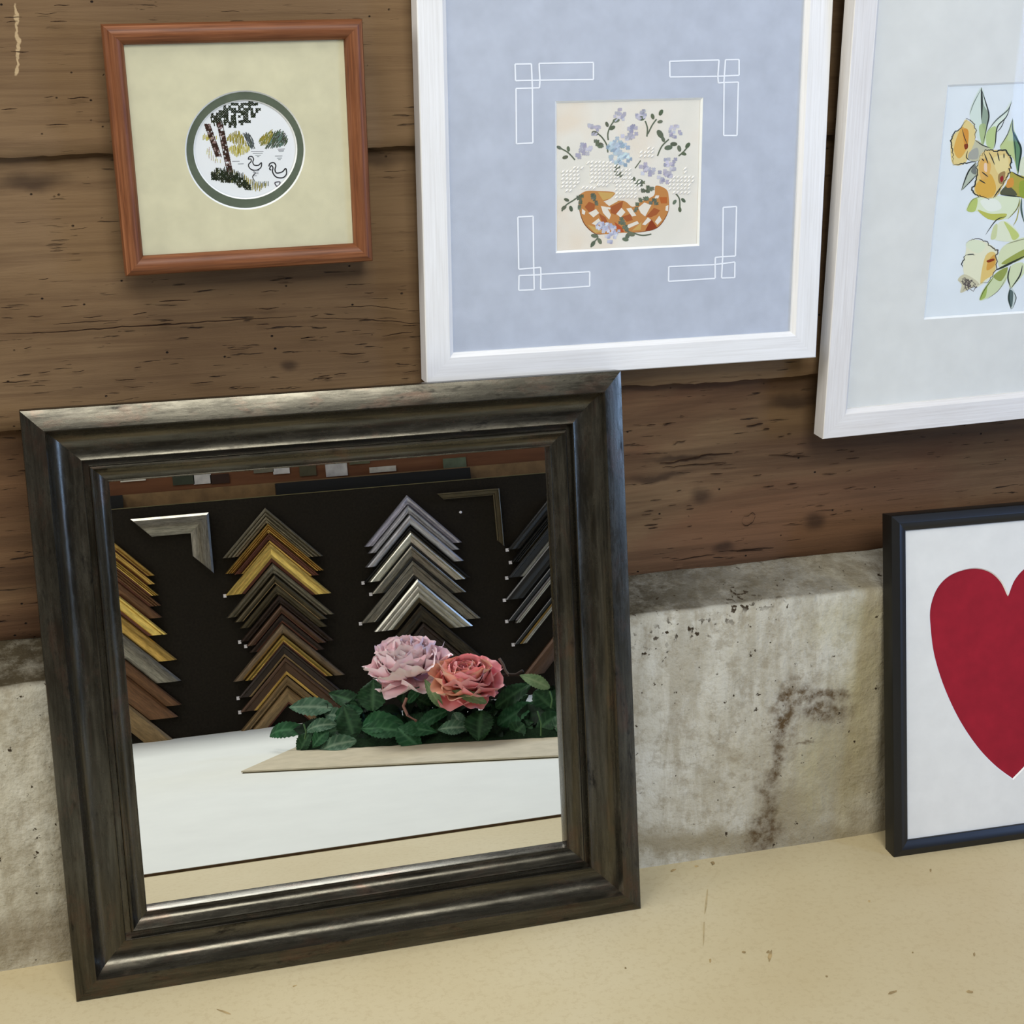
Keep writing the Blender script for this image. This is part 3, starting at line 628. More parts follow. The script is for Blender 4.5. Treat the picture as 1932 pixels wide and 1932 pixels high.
# --- cream-white frame with daffodils
t = frame_thing('b', 'framed_watercolour', 'white frame with off-white mat around a watercolour of yellow daffodils')
q = FR['b']
frame_rails(t, q['W'], q['H'], [(0, -.020), (0, -.0006), (.0006, 0), (.0245, -.0006), (.0255, -.0014), (.0275, -.0044), (.0288, -.0054), (.0289, -.006), (.0289, -.020)], M['cream'])
d0 = .0082
hole = FRect('b', d0, [(1743, 603), (2130, 578), (2160, 145), (1788, 160)])
mat_with_hole('mat_board', t, M['offw'], M['wcore'], rect(.02, .02, q['W']-.02, q['H']-.02), hole, d0, .0018, .0020)
dA = d0+.0020
slab('backing_board', t, M['back'], .02, .02, q['W']-.02, q['H']-.02, dA+.001, .0198)
xs = [x for x, z in hole]; zs = [z for x, z in hole]
slab('paper', t, M['paper'], min(xs)-.004, min(zs)-.004, max(xs)+.004, max(zs)+.004, dA, dA+.0008)
a = Art('b', .24838, 1740, 140, dA)
INK = (52, 56, 54)
def wash(pts, col, lay=1): a.blob(pts, col, lay)
def ink(pts, w=5, col=INK, lay=6):
    a.curve(pts, w*1.5, col, lay)
def ragged(pts, amp, col, w=5, lay=6):
    pp = smooth_pts(pts, 7); pp = [(x+noise.noise((x*.06, y*.06, 1))*amp*2, y+noise.noise((x*.06, y*.06, 5))*amp*2) for x, y in pp]; a.stroke(pp, w*1.5, col, lay, True)
# leaves at the top
wash([(448, 100), (380, 220), (360, 310), (400, 440), (450, 540), (480, 480), (505, 320), (480, 200)], (214, 226, 214)); wash([(450, 180), (470, 240), (500, 300), (490, 400), (470, 470), (450, 360)], (150, 166, 146), 2); wash([(430, 400), (480, 380), (480, 480), (455, 540)], (176, 194, 140), 2)
ink([(448, 100), (452, 200), (450, 350)], 10); ink([(448, 110), (480, 210), (505, 310), (490, 400), (460, 530)], 7); ink([(448, 110), (390, 220), (360, 305)], 4, (120, 130, 124))
wash([(678, 200), (600, 320), (500, 420), (480, 530), (540, 570), (570, 430), (640, 310)], (222, 232, 216)); wash([(490, 440), (560, 400), (540, 560), (490, 540)], (186, 204, 140), 2)
ink([(680, 200), (650, 270), (560, 350), (490, 440)], 6, (90, 100, 96)); ink([(676, 210), (640, 320), (570, 400), (555, 520), (540, 570)], 6); ink([(630, 330), (600, 400), (565, 440)], 4)
wash([(685, 340), (700, 430), (748, 560), (740, 680), (725, 760), (690, 640), (590, 560), (640, 470)], (192, 204, 142)); wash([(690, 430), (748, 560), (725, 740), (700, 600)], (104, 142, 106), 2)
ink([(686, 335), (690, 440), (748, 560), (735, 680), (725, 770)], 10, (44, 60, 54)); ink([(686, 340), (650, 450), (590, 550)], 4); ink([(690, 450), (705, 560), (712, 680)], 4)
# first trumpet
wash([(330, 345), (300, 400), (240, 460), (215, 530), (230, 680), (320, 680), (360, 600), (400, 500), (395, 400)], (228, 206, 140)); wash([(300, 400), (340, 470), (340, 560), (280, 640), (240, 560)], (222, 172, 86), 2); wash([(310, 420), (350, 430), (345, 540), (320, 540)], (214, 148, 66), 3)
ragged([(330, 345), (290, 410), (235, 460), (218, 530), (232, 600), (230, 690)], 9, INK, 6); ragged([(230, 690), (300, 680), (360, 668), (420, 660)], 7, INK, 6); ragged([(330, 345), (370, 350), (395, 390), (410, 450), (395, 500)], 9, (120, 110, 90), 5); ink([(300, 410), (320, 480), (345, 540)], 4); wash([(318, 535), (345, 530), (345, 560), (325, 570)], (136, 62, 36), 5)
wash([(400, 500), (480, 545), (540, 580), (420, 660), (340, 640), (345, 590)], (196, 194, 164)); wash([(360, 590), (420, 560), (420, 640), (350, 640)], (168, 168, 156), 2); ink([(400, 500), (460, 540), (520, 560)], 5); ink([(345, 580), (335, 630), (360, 655)], 5)
# small leaf left
wash([(410, 670), (350, 740), (300, 880), (380, 800), (415, 760)], (184, 192, 172)); wash([(400, 680), (370, 740), (410, 760)], (120, 124, 116), 2); ink([(410, 670), (350, 740), (295, 885)], 7); ink([(415, 760), (370, 810), (300, 880)], 5)
# big trumpet
wash([(440, 620), (480, 580), (560, 575), (640, 590), (670, 640), (665, 740), (620, 840), (550, 935), (450, 935), (395, 900), (410, 780), (420, 690)], (226, 200, 132)); wash([(400, 860), (460, 780), (520, 760), (560, 860), (530, 930), (440, 930)], (220, 172, 78), 2); wash([(430, 700), (460, 640), (520, 680), (500, 780), (450, 800)], (224, 176, 96), 2); wash([(470, 680), (490, 680), (490, 740), (470, 730)], (238, 208, 180), 3); wash([(540, 640), (640, 620), (650, 720), (580, 760)], (232, 214, 152), 2); wash([(580, 760), (630, 740), (610, 830), (580, 820)], (160, 130, 84), 3); wash([(590, 790), (610, 770), (615, 800), (600, 820)], (150, 44, 46), 4)
ragged([(440, 630), (480, 582), (560, 575), (640, 582), (672, 640), (660, 740), (610, 840), (560, 930)], 11, INK, 8); ragged([(440, 630), (415, 700), (415, 790), (390, 880), (400, 910), (460, 935), (530, 945)], 10, INK, 7)
for pp in ([(450, 640), (470, 660)], [(470, 600), (500, 680)], [(505, 590), (530, 640), (550, 690)], [(570, 590), (585, 660)], [(620, 600), (620, 640)], [(450, 740), (500, 780)], [(430, 800), (480, 830)], [(600, 850), (540, 940)]): ink(pp, 6)
# green trumpet base at right
wash([(670, 740), (720, 760), (800, 800), (800, 940), (700, 920), (590, 910), (620, 860), (660, 800)], (176, 164, 74)); wash([(610, 870), (660, 850), (720, 920), (600, 915)], (92, 92, 70), 2); wash([(650, 800), (690, 790), (690, 850), (640, 860)], (216, 150, 70), 3); wash([(740, 820), (800, 820), (800, 930), (740, 920)], (150, 164, 66), 2); ink([(680, 740), (730, 770), (800, 800)], 6); ink([(590, 915), (680, 925), (760, 935)], 6)
# pale petals
wash([(335, 1035), (380, 950), (460, 930), (600, 925), (740, 940), (730, 1010), (660, 1090), (580, 1105), (500, 1100), (430, 1045)], (222, 230, 196)); wash([(340, 1035), (375, 955), (420, 950), (400, 1040)], (184, 198, 112), 2); wash([(420, 1030), (520, 1060), (640, 1060), (600, 1105), (500, 1100)], (190, 190, 92), 2); wash([(440, 960), (560, 950), (600, 1020), (500, 1040)], (234, 238, 222), 3)
ink([(335, 1035), (380, 955), (450, 930)], 4, (140, 150, 90)); ink([(740, 940), (720, 1020), (650, 1100)], 5, (120, 120, 60)); ink([(745, 950), (720, 1090), (690, 1150)], 5, (170, 164, 80)); ink([(635, 1080), (560, 1110), (480, 1220)], 5); ink([(755, 940), (752, 1030), (775, 1130)], 9, (70, 90, 80))
wash([(590, 1120), (660, 1130), (740, 1220), (690, 1270), (560, 1260), (540, 1220)], (226, 230, 200)); wash([(620, 1120), (680, 1160), (735, 1225), (690, 1260), (660, 1200)], (196, 206, 122), 2); wash([(540, 1160), (570, 1140), (560, 1240), (520, 1250)], (206, 212, 160), 2)
# lowest flower
wash([(330, 1350), (340, 1280), (390, 1255), (490, 1280), (570, 1350), (555, 1490), (490, 1570), (400, 1620), (330, 1560), (310, 1450)], (230, 228, 196)); wash([(480, 1380), (555, 1360), (550, 1500), (480, 1560), (440, 1580)], (226, 196, 120), 2); wash([(500, 1420), (550, 1370), (550, 1450), (490, 1490)], (214, 160, 76), 3); wash([(330, 1300), (390, 1258), (480, 1300), (420, 1360)], (222, 228, 196), 2); wash([(490, 1415), (540, 1400), (545, 1415), (500, 1430)], (140, 60, 34), 5)
ragged([(340, 1280), (390, 1250), (490, 1278), (540, 1330), (580, 1335), (555, 1390), (560, 1480), (500, 1570), (420, 1600)], 9, (90, 84, 78), 6); ragged([(330, 1370), (310, 1430), (300, 1465)], 8, INK, 5); ragged([(340, 1375), (400, 1370)], 8, INK, 5)
wash([(270, 1560), (320, 1520), (400, 1560), (430, 1600), (360, 1630), (290, 1660), (300, 1600)], (206, 200, 168), 2)
for k in range(14): ragged([(270+random.uniform(0, 120), 1540+random.uniform(0, 70)), (290+random.uniform(0, 120), 1560+random.uniform(0, 70)), (300+random.uniform(0, 120), 1590+random.uniform(0, 60))], 14, (96, 88, 84), 4)
# stem and leaves below
wash([(580, 1370), (640, 1290), (800, 1240), (800, 1370), (700, 1430), (590, 1470)], (216, 222, 180)); wash([(600, 1440), (680, 1380), (800, 1320), (800, 1370), (700, 1430)], (158, 166, 84), 2); ink([(555, 1490), (640, 1450), (800, 1370)], 11, (56, 62, 48)); ink([(640, 1290), (720, 1265), (800, 1245)], 4, (140, 140, 110))
wash([(560, 1510), (640, 1470), (640, 1560), (560, 1660), (440, 1720), (460, 1640)], (206, 216, 170)); wash([(540, 1530), (650, 1465), (600, 1570)], (150, 160, 84), 2); wash([(435, 1710), (490, 1610), (480, 1690)], (164, 184, 96), 3); ink([(435, 1715), (470, 1640), (550, 1530)], 6, (110, 124, 60)); ink([(640, 1540), (580, 1640), (490, 1710)], 3, (130, 130, 120))
wash([(670, 1460), (760, 1430), (780, 1500), (700, 1600), (670, 1640), (655, 1560)], (212, 220, 178)); ink([(670, 1455), (650, 1540), (670, 1620)], 7); ink([(760, 1450), (740, 1530), (670, 1630)], 7)
wash([(670, 1620), (700, 1650), (712, 1700), (680, 1785), (655, 1690)], (202, 212, 206)); wash([(665, 1640), (690, 1660), (680, 1770), (660, 1700)], (92, 108, 104), 2); ink([(668, 1620), (656, 1700), (675, 1785)], 9, (56, 70, 66)); ink([(690, 1650), (712, 1700), (685, 1780)], 4)
wash([(740, 660), (800, 620), (800, 770), (745, 760)], (220, 224, 196))
cx_ = (min(xs)+max(xs))/2 + .006
a.f += [([(2*cx_-x, z+.004) for x, z in pts], col, l) for pts, col, l in list(a.f)]
a.build('watercolour_flowers', M['art'], t)
slab('glass', t, M['glass'], .025, .025, q['W']-.025, q['H']-.025, .0062, .0074)

# --- heart picture
t = frame_thing('h', 'framed_heart_cutout', 'black framed picture with a large red heart, leaning on the bench')
q = FR['h']
frame_rails(t, q['W'], q['H'], [(0, -.022), (0, -.0050), (.0008, -.0030), (.0078, 0), (.0086, 0), (.0150, -.0034), (.0172, -.0040), (.0176, -.0046), (.0176, -.022)], M['black'])
d0 = .0065
s6 = lambda x, y: (1632+x*.3788, 920+y*.3788)
half = [on_frame('h', s6(*px), d0) for px in smooth_pts([(715, 535), (680, 465), (620, 415), (535, 400), (430, 432), (360, 500), (325, 600), (326, 700), (345, 840), (395, 1000), (470, 1160), (560, 1295), (650, 1390), (738, 1456)], 8)]
cxh = half[0][0]
sk = (half[-1][0]-cxh)/(half[0][1]-half[-1][1])
axis = lambda z: cxh + sk*(half[0][1]-z)
right = [(2*axis(z)-x, z) for x, z in half[1:-1]][::-1]
heart = half[::1] + right
FRW = 2*cxh+.004
mat_with_hole('mat_board', t, M['offw'], M['wcore'], rect(.012, .012, q['W']-.012, q['H']-.012), heart, d0, .0014, .0011)
slab('red_card', t, M['red'], .015, .015, q['W']-.015, q['H']-.015, d0+.0016, d0+.0024)
slab('backing_board', t, M['back'], .014, .014, q['W']-.014, q['H']-.014, .010, .0215)

# ------------------------------------------------------------------ what the mirror shows: white board, card, display board, samples, flowers
def zt(o): return o
sh = thing('white_board', 'large flat white board with a brown edge lying on the workbench', 'board', (0, 0, 0))
bm = bmesh.new(); box(bm, (-.75, YP+.002, .0002), (1.95, -.4935, .0030)); obj('core', bm, M['brown'], sh)
bm = bmesh.new(); box(bm, (-.75, YP+.002, .00305), (1.95, -.4945, .0036)); obj('white_face', bm, M['sheet'], sh)
c0, c1 = mir_z((455, 1455), .008), mir_z((1055, 1425), .008)
e = (c1-c0); e[2] = 0; e /= np.linalg.norm(e); nn = np.array([e[1], -e[0], 0])
cdb = thing('grey_card', 'grey-beige card lying on the white board under the peonies', 'card', (c0[0], c0[1], .0037), (0, 0, math.atan2(e[1], e[0])))
bm = bmesh.new(); box(bm, (0, -.50, .0020), (.78, 0, .0045)); obj('card_face', bm, M['card'], cdb)
bm = bmesh.new(); box(bm, (.0015, -.4985, 0), (.7785, -.002, .0019)); obj('card_underlay', bm, M['carde'], cdb)

pz = mir_y((600, 929), YP)[2]
db = thing('display_board', 'dark felt display board standing behind the peonies, seen in the mirror', 'display board', (.64, YP, .0037))
bm = bmesh.new(); box(bm, (-1.3, -.020, 0), (1.3, 0, pz-.0037)); obj('felt_panel', bm, M['felt'], db)
bm = bmesh.new(); box(bm, (-1.3, -.0201, pz-.0036), (1.3, .0006, pz-.0020)); obj('top_edging', bm, M['carde'], db)

def sampler(name, label, apex, ang, L1, L2, w, h, m, group, kind=0, tags=(), lip=None):
    """mitred moulding corner: apex = outer corner (x, z) on the board, arms run down-left (L1) and down-right (L2) rotated by ang"""
    o = thing(name, label, 'frame sample', (apex[0], YP+.0006, apex[1]), (0, ang, 0), group)
    profs = {0: [(0, 0), (0, h*.75), (w*.08, h*.95), (w*.25, h), (w*.45, h*.82), (w*.62, h*.6), (w*.8, h*.62), (w*.92, h*.5), (w, h*.35), (w, 0)],
             1: [(0, 0), (0, h*.8), (w*.10, h), (w*.2, h), (w*.27, h*.8), (w*.36, h*.95), (w*.46, h*.95), (w*.54, h*.72), (w*.64, h*.88), (w*.74, h*.84), (w*.82, h*.6), (w, h*.5), (w, 0)],
             2: [(0, 0), (0, h*.6), (w*.12, h*.9), (w*.3, h), (w*.55, h*.98), (w*.8, h*.75), (w, h*.45), (w, 0)],
             3: [(0, 0), (0, h*.9), (w*.1, h), (w*.22, h*.94), (w*.3, h*.6), (w*.75, h*.45), (w*.86, h*.62), (w*.97, h*.5), (w, 0)]}
    prof = profs[kind]
    for s, L in ((-1, L1), (1, L2)):
        # arm runs along +X from the apex, inset along +Z of the rail frame; outer edge is the rail's edge
        bm = bmesh.new()
        A = [bm.verts.new((i, f, -i)) for i, f in prof]; B = [bm.verts.new((L-i*.999, f, -i)) for i, f in prof]; n = len(prof)
        for k in range(n): bm.faces.new((A[k], A[(k+1) % n], B[(k+1) % n], B[k]))
        bm.faces.new(A); bm.faces.new(B)
        if s < 0: bmesh.ops.scale(bm, vec=(-1, 1, 1), verts=bm.verts)
        mm = m if not isinstance(m, tuple) else m[0]
        obj('arm', bm, mm, o, (0, 0, 0), (0, math.radians(45)*s, 0), 25)
        if lip:
            bm = bmesh.new(); a0, a1, hh = w*.80, w*1.0, h*.66
            vs = [bm.verts.new(q_) for q_ in ((a0, hh, -a0), (a1, hh*.9, -a1), (L-a1, hh*.9, -a1), (L-a0, hh, -a0), (a0, h*.3, -a0), (a1, h*.3, -a1), (L-a1, h*.3, -a1), (L-a0, h*.3, -a0))]
            for f in ((0, 1, 2, 3), (4, 5, 6, 7), (0, 1, 5, 4), (1, 2, 6, 5), (2, 3, 7, 6), (3, 0, 4, 7)): bm.faces.new([vs[i] for i in f])
            if s < 0: bmesh.ops.scale(bm, vec=(-1, 1, 1), verts=bm.verts)
            obj('sight_lip', bm, lip, o, (0, 0, 0), (0, math.radians(45)*s, 0))
    if 'L' in tags:
        q_ = L1/math.sqrt(2); bm = bmesh.new(); box(bm, (-q_-.004, .001, -q_-.004), (-q_+.002, .007, -q_+.003))
        obj('price_tag', bm, M['tagm'], o)
    return o
def ax(cx, cy, crop):
    s, ox, oy = (.31056, 190, 820) if crop == 'A' else (.2588, 600, 830)
    v = mir_y((ox+cx*s, oy+cy*s), YP+.012); return float(v[0]), float(v[2])
mm = dict(silver=mat_metal('silver_leaf', (196, 194, 196)), lilac=mat_metal('lilac_silver', (176, 172, 182)), gold=mat_metal('gold_leaf', (196, 158, 84)), bright=mat_metal('bright_gold_leaf', (222, 190, 104), .28), redg=mat_metal('red_brown_gilt', (96, 52, 34), .4, .5), grey=mat_metal('grey_olive_gilt', (128, 120, 100)),
          olive=mat_metal('dark_olive_bronze', (84, 74, 52), .4, .6), darkb=mat_metal('dark_brown_stain', (52, 38, 28), .4, .3), brown=mat_metal('warm_brown_stain', (88, 62, 42), .42, .4), taupe=mat_metal('taupe_gilt', (132, 112, 88), .4, .7), tan=mat_metal('tan_gilt', (148, 122, 84), .4, .6), blk=mat_metal('black_lacquer', (26, 25, 22), .3, .2), champ=mat_metal('champagne_silver', (206, 202, 186), .34), orn=mat_metal('carved_dark_bronze', (62, 54, 40), .42, .7, .6), pew=mat_metal('antique_pewter', (138, 132, 118), .38, .8, .35), bronze=mat_metal('copper_brown', (118, 84, 56), .42, .6))
ordn = ['topmost', 'second', 'third', 'fourth', 'fifth', 'sixth', 'seventh', 'eighth', 'ninth', 'tenth', 'eleventh', 'twelfth', 'thirteenth', 'fourteenth', 'fifteenth', 'sixteenth']
def column(name, rows, crop, group, X=None):
    for i, (cx, cy, nxt, L1, L2, mk, desc, kind, tg, lip) in enumerate(rows):
        if X is None: apx = ax(cx, cy, crop); z2 = ax(cx, nxt, crop)[1]
        else: apx = (X, cy); z2 = nxt
        w = max(.007, (apx[1]-z2)/math.sqrt(2)*.97)
        lab = f'{desc} corner sample, {ordn[i]} from the top of {name}'
        sampler('moulding_sample', lab, apx, 0, L1*math.sqrt(2), L2*math.sqrt(2), w, .011 + (i % 3)*.002, mm[mk], group, kind, tg, mm[lip] if lip else None)
# golden column
column('the gold column', [
 (1000, 445, 540, .098, .113, 'grey', 'ridged silver-grey', 1, '', None), (1015, 540, 600, .098, .110, 'gold', 'ridged gold', 1, '', None), (1022, 600, 655, .080, .098, 'redg', 'red-brown and gilt', 3, '', 'gold'),
 (1030, 655, 778, .103, .120, 'bright', 'bright gold', 0, 'L', 'redg'), (1045, 780, 848, .106, .121, 'grey', 'grey-gilt', 0, '', None), (1055, 850, 905, .092, .105, 'olive', 'olive bronze', 2, '', 'tan'),
 (1070, 910, 975, .085, .100, 'olive', 'dark olive', 0, '', None), (1085, 975, 1030, .090, .108, 'darkb', 'blackish brown', 0, 'L', None), (1095, 1032, 1085, .080, .090, 'brown', 'plain brown', 2, 'L', 'redg'), (1100, 1088, 1143, .075, .085, 'darkb', 'dark chestnut', 0, '', 'redg'),
 (1103, 1145, 1214, .112, .124, 'taupe', 'broad taupe', 2, '', None), (1108, 1216, 1268, .088, .098, 'bright', 'thin pale gold', 0, '', 'redg'), (1112, 1270, 1352, .104, .124, 'darkb', 'dark brown gold-edged', 3, 'L', 'tan'), (1122, 1355, 1462, .104, .124, 'brown', 'wide brown gold-edged', 3, 'L', 'gold'),
 (1130, 1465, 1530, .110, .110, 'tan', 'tan gilt', 0, '', None), (1135, 1532, 1640, .110, .110, 'tan', 'wide tan', 2, '', 'redg')], 'A', 'moulding samples of the gold column')
# silver column
column('the silver column', [
 (650, 403, 474, .103, .113, 'lilac', 'lilac silver', 0, '', None), (656, 476, 540, .096, .106, 'silver', 'slim silver', 0, '', None), (668, 541, 622, .106, .112, 'silver', 'bright rounded silver', 2, '', None), (672, 630, 674, .112, .124, 'blk', 'thin black', 0, 'L', 'pew'),
 (675, 676, 768, .098, .112, 'champ', 'pale edged black', 3, '', 'blk'), (680, 771, 878, .096, .112, 'pew', 'grey edged black', 3, 'L', 'blk'), (690, 880, 1012, .124, .140, 'pew', 'wide black silver-edged', 3, 'L', 'blk'), (725, 1015, 1190, .104, .114, 'champ', 'wide ridged champagne', 1, '', 'olive'),
 (750, 1205, 1330, .118, .130, 'orn', 'carved dark bronze', 0, '', None), (770, 1335, 1460, .12, .12, 'darkb', 'smooth dark brown', 3, '', 'darkb')], 'B', 'moulding samples of the silver column')
# left gold column: only its right arms reach the glass
rows = []
X1 = .150
ends = [(330, 855, 'gold', 'slim gilt', 0), (332, 907, 'gold', 'gilt and red', 3), (355, 975, 'bright', 'ribbed bright gold', 1), (368, 1038, 'bronze', 'ribbed copper', 1), (375, 1110, 'bronze', 'speckled copper', 2), (405, 1212, 'bright', 'gold edged', 3), (465, 1368, 'gold', 'broad old gold', 2), (490, 1495, 'pew', 'grey pewter', 2), (492, 1640, 'bronze', 'copper brown', 2), (472, 1715, 'bronze', 'plain wide brown', 2), (450, 1860, 'tan', 'tan brown', 2)]
zz = [(ax(x, y, 'A')) for x, y, *_ in ends]
for i, (x, y, mk, ds, kd) in enumerate(ends):
    ex, ez = zz[i]; az = ez + (ex-X1); nz = zz[i+1][1] + (zz[i+1][0]-X1) if i+1 < len(ends) else az-.06
    rows.append((0, az, max(nz, az-.075), ex-X1, ex-X1, mk, ds, kd, '', 'redg' if i < 6 else None))
column('the far-left column', rows, 'A', 'moulding samples of the copper column', X1)
rows = []; X4 = 1.098
ends = [(1388, 800, 'blk', 'plain black', 0, 'L'), (1412, 892, 'blk', 'black grooved', 1, 'L'), (1385, 1005, 'blk', 'black silver-lined', 3, 'L'), (1368, 1168, 'blk', 'wide black', 0, 'L'), (1385, 1322, 'blk', 'narrow pale-lined', 3, 'L'), (1440, 1335, 'champ', 'slim bright silver', 0, ''), (1432, 1492, 'blk', 'black and gilt', 3, 'L'), (1490, 1485, 'champ', 'slim pale champagne', 0, ''), (1500, 1720, 'brown', 'wide brown', 2, '')]
zz = [ax(x, y, 'B') for x, y, *_ in ends]; az_ = [z + (X4-x) for x, z in zz]
for i, (x, y, mk, ds, kd, tg) in enumerate(ends):
    az = az_[i]; nz = az_[i+1] if i+1 < len(ends) else az-.07
    rows.append((0, az, max(min(nz, az-.012), az-(.013 if i in (5, 7) else .05)), X4-zz[i][0], X4-zz[i][0], mk, ds, kd, tg, {1: 'olive', 2: 'pew', 4: 'lilac', 6: 'gold'}.get(i)))
column('the far-right column', rows, 'B', 'moulding samples of the black column', X4)
a0 = ax(655, 473, 'A'); sampler('moulding_sample', 'wide antique pewter corner sample at the top left of the display board', a0, math.radians(45), .160, .128, .040, .02, mm['pew'], 'square-set corner samples', 2)
a0 = ax(1322, 352, 'B'); sampler('moulding_sample', 'thin olive corner sample beside the silver column', a0, math.radians(45), .140, .128, .014, .01, mm['olive'], 'square-set corner samples', 3)
v = ax(1040, 527, 'B'); bm = bmesh.new(); bmesh.ops.create_uvsphere(bm, u_segments=10, v_segments=6, radius=.003); tube(bm, [(0, -.011, 0), (0, -.004, 0), (0, 0, 0)], .0012)
o = tag(obj('pin', bm, M['tagm'], None, (v[0], YP+.0115, v[1])), 'small white pin stuck in the display board beside the silver samples', 'pin')

# cards on the rear wall and dark boxes on the rail behind the board
yw = YP-.05
def wallcard(x0, y0, x1, y1, crop, col, label, wide=0):
    s, ox, oy = (.31056, 190, 820) if crop == 'A' else (.2588, 600, 830)
    A = mir_y((ox+x0*s, oy+y1*s), yw); B = mir_y((ox+x1*s, oy+y0*s), yw)
    bm = bmesh.new(); w = float(B[0]-A[0]); h = float(B[2]-A[2]); h = max(h, .012); bm2 = box(bm, (0, 0, 0), (w, .002, h))
    o = obj('wall_card', bm, plain('card_%d_%d' % (x0, y0), col, .8, 0, .2, .1, 40), None, (float(A[0]), yw+.0002, float(A[2])))
    tag(o, label, 'card', 'small cards on the rear wall'); return o
wallcard(120, 235, 270, 290, 'A', (196, 190, 176), 'slim white card on the rear wall, at far left of the mirror')
wallcard(440, 215, 563, 310, 'A', (52, 56, 44), 'dark green card left of a pale card on the rear wall')
wallcard(566, 205, 665, 304, 'A', (176, 172, 168), 'pale card between a dark green and a brown card')
wallcard(668, 236, 778, 302, 'A', (48, 32, 24), 'dark brown card on the rear wall right of the pale card')
wallcard(930, 170, 1046, 236, 'A', (96, 92, 78), 'grey-olive card on the rear wall beside a small pale card')
wallcard(1049, 165, 1142, 243, 'A', (176, 172, 168), 'small pale card right of the grey-olive card')
wallcard(1210, 150, 1302, 255, 'A', (70, 66, 48), 'dark olive card between two pale cards on the rear wall')
wallcard(1370, 130, 1490, 258, 'A', (168, 164, 160), 'square pale grey card above the left end of the long black box')
wallcard(230, 110, 372, 182, 'B', (82, 82, 62), 'dull green card on the rear wall above the slim pale card')
wallcard(376, 186, 566, 242, 'B', (168, 162, 150), 'slim pale card above the middle of the long black box')
wallcard(915, 125, 1075, 210, 'B', (84, 92, 72), 'grey-green card above the right end of the long black box')
def darkbox(p0, p1, label, name):
    A = mir_y(p0, YP-.028); B = mir_y(p1, YP-.028)
    bm = bmesh.new(); box(bm, (float(A[0]), YP-.046, .4838), (float(B[0]), YP-.024, float(B[2])))
    tag(obj(name, bm, M['dark']), label, 'box')
darkbox((523, 945), (886, 882), 'long black box on the rail behind the display board', 'black_box')
darkbox((210, 965), (231, 934), 'short black box on the rail at the left edge of the mirror', 'black_box')

# ------------------------------------------------------------------ peonies and leaves
s3 = lambda x, y: (480+x*.31056, 1180+y*.31056)
def F(x, y, t=0.): return Vector(mir_f(s3(x, y), t))
base_c = Vector((FB + FE*.24 + FN*.06)); base_c.z = .0084
fl = thing('peony_arrangement', 'artificial pink and coral peonies in dark green leaves on the grey card', 'flowers', base_c)
inv = Matrix.Translation(-base_c)
def put(name, bm, m, parent=fl, smooth=60):
    for v in bm.verts: v.co.z = max(v.co.z, .0088)
    bmesh.ops.transform(bm, matrix=inv, verts=bm.verts); return obj(name, bm, m, parent, smooth=smooth)
def mat_leaf(name, a, b, vein):
    q = NT(name); at = q.n('ShaderNodeAttribute', attribute_name='Col')
    sp = q.n('ShaderNodeSeparateColor'); q.l(at.outputs['Color'], sp.inputs[0])
    base = q.ramp(q.noise((70, 70, 70), 3), [(.35, a), (.65, b)])
    col = q.mix(q.math('MULTIPLY', sp.outputs[0], .75), base, vein)
    return q.done(col, .6, 0, q.bump(sp.outputs[0], .4, .001), .2)
LM = [mat_leaf('deep_green_leaf', (18, 46, 24), (28, 64, 34), (74, 112, 74)), mat_leaf('mid_green_leaf', (24, 66, 38), (36, 84, 48), (88, 134, 96)), mat_leaf('grey_green_leaf', (50, 82, 62), (76, 108, 84), (150, 172, 146)), mat_leaf('pale_olive_leaf', (96, 122, 84), (118, 142, 100), (150, 168, 126)), mat_leaf('blackish_green_leaf', (12, 28, 16), (20, 42, 24), (34, 60, 38))]
def leaf(bp, tp, w, m, nrm=None, curl=.12, serr=.07, fold=.22, wob=.0):
    bp, tp = Vector(bp), Vector(tp); d = tp-bp; L = d.length; d.normalize()
    nr = Vector(nrm) if nrm else (Vector((-FN[0], -FN[1], .45)))
    nr = (nr - d*nr.dot(d)).normalized(); sd = d.cross(nr)
    bm = bmesh.new(); lay = bm.loops.layers.float_color.new('Col'); n, k = 22, 8; g = []; cv = {}
    ph = random.uniform(0, 9)
    for i in range(n+1):
        u = i/n; ww = w/2*(math.sin(math.pi*min(1, u**.8*.98+.02))**.75)*(1+.15*math.sin(u*3)); ww = max(ww, w*.02)
        tooth = 1+serr*(1 if i % 2 else -1)
        row = []
        for j in range(k+1):
            s = (j/k)*2-1; x = ww*s*(tooth if abs(s) == 1 else 1)
            h = abs(s)*fold*ww + curl*L*(math.sin(math.pi*u)-.6*u*u) + .05*w*math.sin(u*9+s*3+ph)*abs(s) + wob*math.sin(u*5+ph)*s*w
            v = bm.verts.new(bp + d*(L*u) + sd*x + nr*h); row.append(v)
            vein = .8 if j == k//2 else (.3 if (i + abs(j-k//2)) % 4 == 0 else 0.)
            cv[v] = vein
        g.append(row)
    for i in range(n):
        for j in range(k):
            f = bm.faces.new((g[i][j], g[i][j+1], g[i+1][j+1], g[i+1][j]))
            for lp in f.loops: lp[lay] = (cv[lp.vert],)*3 + (1,)
    return put('leaf', bm, LM[m])
PXM = .31056/1070   # metres per crop pixel at the flowers
